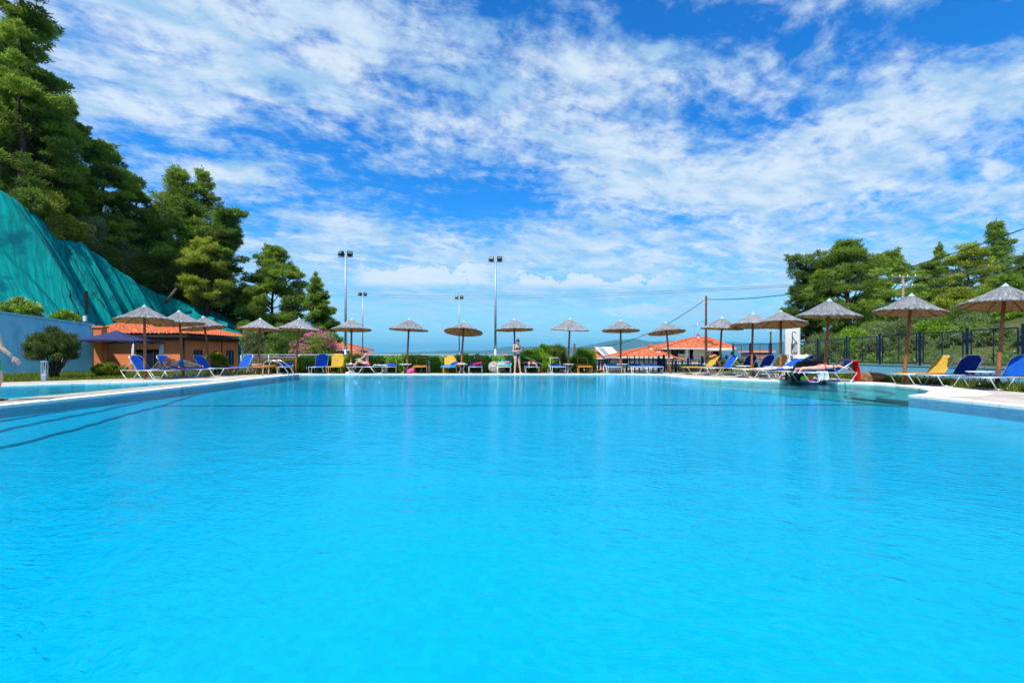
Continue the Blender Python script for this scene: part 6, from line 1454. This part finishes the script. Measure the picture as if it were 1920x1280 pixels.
def bottoms(P_, C_): x, y, z = P_; return abs(x) < .20 and abs(y) < .18 and (-.035 < z < .045 or (z <= -.03 and z > -.16 and abs(x) < .085 + (z + .03) * .55 + (.03 if y < 0 else 0)))
def top(P_, C_):
    x, y, z = C_; return abs(x) < .20 and abs(y) < .19 and ((y > .045 and -.050 < z < .052 - (abs(abs(x) - .072)) * .35 and abs(abs(x) - .072) < .058) or (-.052 < z < -.030 and abs(x) < .17))
def shorts(P_, C_): x, y, z = P_; return abs(x) < .24 and -.30 < z < .06 and abs(y) < .22
def bun(q, c, f, u, r, s): q.ell(c + u * .130 * s - f * .03 * s, (r * .040 * s, f * .040 * s, u * .042 * s)); q.ell(c + u * .100 * s - f * .03 * s, (r * .055 * s, f * .055 * s, u * .03 * s))

def V3(x, y, z=0): return Vector((x, y, z))
# standing bather, looking down at the phone held in front of her
def stand():
    o = LP(969, 22.15); f = V3(.62, -.78, 0).normalized(); r = V3(f.y, -f.x, 0); r = -r if r.x > 0 else r   # r points to her right (camera left)
    def W(a, b, z): return o + r * a + f * b + V3(0, 0, z)
    r_ = r
    J = dict(pelvis=W(.0, 0, .92), chest=W(.0, .0, 1.24), neck=W(0, .01, 1.43), head=W(0, .065, 1.545), sr=W(.170, 0, 1.365), sl=W(-.170, 0, 1.365), er=W(.215, -.02, 1.09), wr=W(.07, .22, 1.12), el=W(-.22, .02, 1.10), wl=W(-.10, .30, 1.21),
             hr=W(.088, 0, .87), hl=W(-.088, 0, .87), kr=W(.105, .02, .47), kl=W(-.12, .05, .47), ar=W(.12, -.02, .075), al=W(-.20, .03, .075), front=f)
    root = body('young woman in a dark bikini standing at the far pool edge looking at her phone', J, 'skin_light', 'hair_dark', (('bikini_bottom', 'bikini_dark', bottoms), ('bikini_top', 'bikini_dark', top)), bun, (f * .8 + V3(0, 0, -.55) + r * -.1), f * .5 + V3(0, 0, 1),
                {'r': (-r * .85 + f * .4, V3(0, 0, 1), 1), 'l': (f * .8 + r * .4, V3(0, 0, 1) , -1)}, {'r': (f + r * .15, V3(0, 0, 1)), 'l': (f * .9 - r * .5, V3(0, 0, 1))}, 1.0)
    p = W(-.04, .44, 1.225); q = MB(); M = Matrix.Translation(p) @ (-r).to_track_quat('X', 'Z').to_matrix().to_4x4() @ Matrix.Rotation(R(35), 4, 'X'); q.box((0, 0, 0), (.075, .15, .009), mtx=M); ph = q.build('phone', 'black_metal'); tag(ph, 'small dark phone in the hand of the standing bather', 'phone')
stand()
# seated bather, knees drawn up, face in her hand
def seated():
    o = LP(689, 22.35); f = V3(-1, -.12, 0).normalized(); r = V3(f.y, -f.x, 0)   # her right side
    def W(a, b, z): return o + r * a + f * b + V3(0, 0, z)
    J = dict(pelvis=W(0, 0, .475), chest=W(0, .045, .80), neck=W(0, .11, .96), head=W(0, .205, 1.045), sr=W(.155, .06, .925), sl=W(-.155, .06, .925), er=W(.19, .26, .73), wr=W(.09, .30, .94), el=W(-.18, .27, .72), wl=W(-.10, .46, .72),
             hr=W(.085, .03, .45), hl=W(-.085, .03, .45), kr=W(.09, .42, .66), kl=W(-.09, .45, .62), ar=W(.10, .52, .36) , al=W(-.12, .72, .20), front=f, calf_r=-f + V3(0, 0, -.5), calf_l=-f + V3(0, 0, -.5))
    J['ar'] = W(.10, .60, .28)
    body('woman in a pink bikini sitting on a lounger with knees drawn up and head bowed', J, 'skin_light', 'hair_dark', (('bikini_bottom', 'bikini_pink', bottoms), ('bikini_top', 'bikini_pink', top)), bun, f * .75 + V3(0, 0, -.75), V3(0, 0, 1) + f * .7,
         {'r': (f * -.15 + V3(0, 0, 1), -f + r * -.3, -1), 'l': (f + V3(0, 0, -.3), V3(0, 0, -1), 1)}, {'r': (f + V3(0, 0, -.25), V3(0, 0, 1) + f * .2), 'l': (f + V3(0, 0, -.2), V3(0, 0, 1))}, .97)
seated()
# man lying face down, feet towards the pool
def man():
    D = 22.9; o = V3(XP(996, D), D, .40)
    def W(a, b, z): return o + V3(a, b, z)
    J = dict(pelvis=W(0, .05, .09), chest=W(0, .42, .12), neck=W(0, .60, .14), head=W(.02, .72, .16), sr=W(.21, .56, .13), sl=W(-.21, .56, .13), er=W(.38, .62, .10), wr=W(.20, .80, .06), el=W(-.42, .60, .10), wl=W(-.24, .82, .06),
             hr=W(.095, -.0, .09), hl=W(-.095, -.0, .09), kr=W(.14, -.42, .07), kl=W(-.11, -.42, .07), ar=W(.22, -.84, .07), al=W(-.13, -.86, .07), front=V3(0, 0, -1), calf_r=V3(0, 0, 1), calf_l=V3(0, 0, 1))
    body('man in dark trunks lying face down on a blue lounger, soles towards the pool', J, 'skin_tan', 'hair_dark', (('swim_trunks', 'bikini_dark', lambda P_, C_: abs(P_[0]) < .22 and -.16 < P_[2] < .09 and abs(P_[1]) < .2),), None, V3(.8, .2, -.35), V3(0, 1, .1),
         {'r': (V3(-.8, .5, 0), V3(0, 0, -1), 1), 'l': (V3(.8, .5, 0), V3(0, 0, -1), -1)}, {'r': (V3(.15, -.55, -.8), V3(0, -1, .6)), 'l': (V3(-.1, -.55, -.8), V3(0, -1, .6))}, 1.06, False)
man()
# woman lying face down on the right, head to the right
def prone():
    D = 15.4; x0 = XP(1474, 15.3); o = V3(XP(1496, D), D, .40)   # ankles
    f = V3(1, .02, 0).normalized(); w = V3(0, -1, 0)
    def W(a, b, z): return o + f * a + V3(0, 1, 0) * b + V3(0, 0, z)
    J = dict(pelvis=W(.84, 0, .09), chest=W(1.17, .01, .115), neck=W(1.35, .02, .18), head=W(1.475, .0, .245), sr=W(1.30, -.165, .14), sl=W(1.30, .18, .14), er=W(1.46, -.27, .075), wr=W(1.64, -.12, .12), el=W(1.50, .26, .10), wl=W(1.66, .08, .14),
             hr=W(.79, -.09, .08), hl=W(.79, .09, .08), kr=W(.40, -.10, .065), kl=W(.40, .09, .065), ar=W(.02, -.12, .055), al=W(.0, .10, .055), front=V3(0, 0, -1), calf_r=V3(0, 0, 1), calf_l=V3(0, 0, 1))
    body('woman in a bikini lying face down on the right, head on her arms', J, 'skin_light', 'hair_brown', (('bikini_bottom', 'bikini_pink', bottoms), ('bikini_top', 'bikini_dark', lambda P_, C_: abs(C_[0]) < .2 and -.055 < C_[2] < -.015)),
         lambda q, c, f_, u, r, s: q.ell(c - f_ * .04 + u * .06, (r * .075, f_ * .07, u * .05)), V3(.35, -.9, -.15), V3(.75, .2, .75),
         {'r': (V3(.3, .9, .1), V3(0, 0, -1), 1), 'l': (V3(.3, -.9, .1), V3(0, 0, -1), -1)}, {'r': (V3(-.75, -.1, -.65), V3(-1, 0, .9)), 'l': (V3(-.75, .1, -.65), V3(-1, 0, .9))}, .97)
prone()
# sunbather by the hut lying on one side, wearing an orange hat
def side():
    D = 18.5; o = V3(XP(313, D), D, .40)
    def W(a, b, z): return o + V3(a, b, z)
    J = dict(pelvis=W(.62, .02, .19), chest=W(.30, .02, .155), neck=W(.14, .0, .16), head=W(.02, -.02, .20), sr=W(.20, -.03, .30), sl=W(.18, .02, .06), er=W(.03, -.22, .22), wr=W(.14, -.24, .06), el=W(.0, -.20, .06), wl=W(-.10, -.30, .05),
             hr=W(.64, -.01, .27), hl=W(.64, .02, .11), kr=W(1.00, -.12, .20), kl=W(1.00, -.10, .08), ar=W(1.36, .0, .085), al=W(1.38, .10, .05), front=V3(0, -1, .15), calf_r=V3(0, 1, 0), calf_l=V3(0, 1, 0))
    body('sunbather in a patterned blue swimsuit lying on one side on a flat blue lounger', J, 'skin_light', 'hair_brown', (('swimsuit', 'sky_cloth', lambda P_, C_: abs(P_[0]) < .22 and -.15 < P_[2] < .10 and abs(P_[1]) < .2), ('swimsuit_pattern', 'white_cloth', lambda P_, C_: abs(P_[0]) < .22 and -.15 < P_[2] < .10 and abs(P_[1]) < .2 and math.sin(P_[0] * 42) * math.sin(P_[2] * 38 + P_[1] * 30) > .25)), None, V3(-.1, -1, .2), V3(-1, 0, .1),
         {'r': (V3(.6, -.2, -.3), V3(0, 1, 0), 1), 'l': (V3(-.8, -.3, 0), V3(0, 0, -1), 1)}, {'r': (V3(.8, -.5, -.1), V3(1, 1, 0)), 'l': (V3(.8, -.5, 0), V3(1, 1, 0))}, .98)
    root = empty('sun_hat', W(.08, -.02, .30), 0, 'floppy orange sun hat on the head of the sunbather by the hut', 'hat'); q = MB(); q.sheet(lambda u, v: Vector(((.05 + .16 * v) * math.cos(u * 6.2832) * 1.2, (.05 + .12 * v) * math.sin(u * 6.2832), .05 - .05 * v + .02 * math.sin(u * 19))), 32, 5, .008); q.ell((0, 0, .04), ((.10, 0, 0), (0, .09, 0), (0, 0, .06))); q.build('hat', 'orange_plastic', root, True)
    q = MB(); q.ell(W(-.20, -.05, .08), ((.12, 0, 0), (0, .13, 0), (0, 0, .07))); q.ell(W(-.10, .05, .14), ((.10, 0, 0), (0, .13, 0), (0, 0, .06))); tag(q.build('bag', 'grey_cloth', None, True), 'grey soft bag under the head of the sunbather by the hut', 'bag')
side()
# boy at the left edge, walking along the coping
def boy():
    D = 8.95; o = V3(XP(-21, D), D, .024); f = V3(.15, 1.0, 0).normalized(); r = V3(f.y, -f.x, 0)
    def W(a, b, z): return o + r * a + f * b + V3(0, 0, z)
    J = dict(pelvis=W(0, 0, .90), chest=W(0, .01, 1.20), neck=W(0, .0, 1.38), head=W(.02, .03, 1.51), sr=W(.185, 0, 1.325), sl=W(-.185, 0, 1.325), er=W(.275, .02, 1.05), wr=W(.40, .13, .855), el=W(-.25, -.05, 1.06), wl=W(-.27, .08, .84),
             hr=W(.09, 0, .86), hl=W(-.09, 0, .86), kr=W(.10, .10, .47), kl=W(-.09, -.05, .47), ar=W(.11, .04, .08), al=W(-.10, -.28, .12), front=f, calf_r=-f, calf_l=-f)
    root = body('boy in green swim shorts walking on the coping at the left edge of the picture', J, 'skin_light', 'hair_red', (('swim_shorts', 'green_cloth', shorts),), None, V3(.75, .65, -.10), V3(0, 0, 1), {'r': (r * .5 + f * .35 + V3(0, 0, -.75), -r * .8 + f * .3, -1), 'l': (V3(0, .3, -1), V3(1, 0, 0), 1)}, {'r': (f, V3(0, 0, 1)), 'l': (f * .8 + V3(0, 0, -.5), V3(0, 0, 1) + f * .5)}, 1.0, False, .007)
    b0 = W(.36, .10, .92) - root.location; d = (W(.40, .13, .855) - W(.275, .02, 1.05)).normalized(); x, y = frame_of(d); q = MB(); q.tube([b0 + (x * math.cos(a) + y * math.sin(a)) * .034 for a in [i * math.pi / 10 for i in range(20)]], .010, 8, closed=True); q.build('wristband', 'cyan_cloth', root, True)
    q = MB(); c = W(.11, .12, .02) - root.location; q.ell(c, ((.05, .01, 0), (-.02, .14, 0), (0, 0, .022))); q.build('sandal', 'black_metal', root, True)
boy()
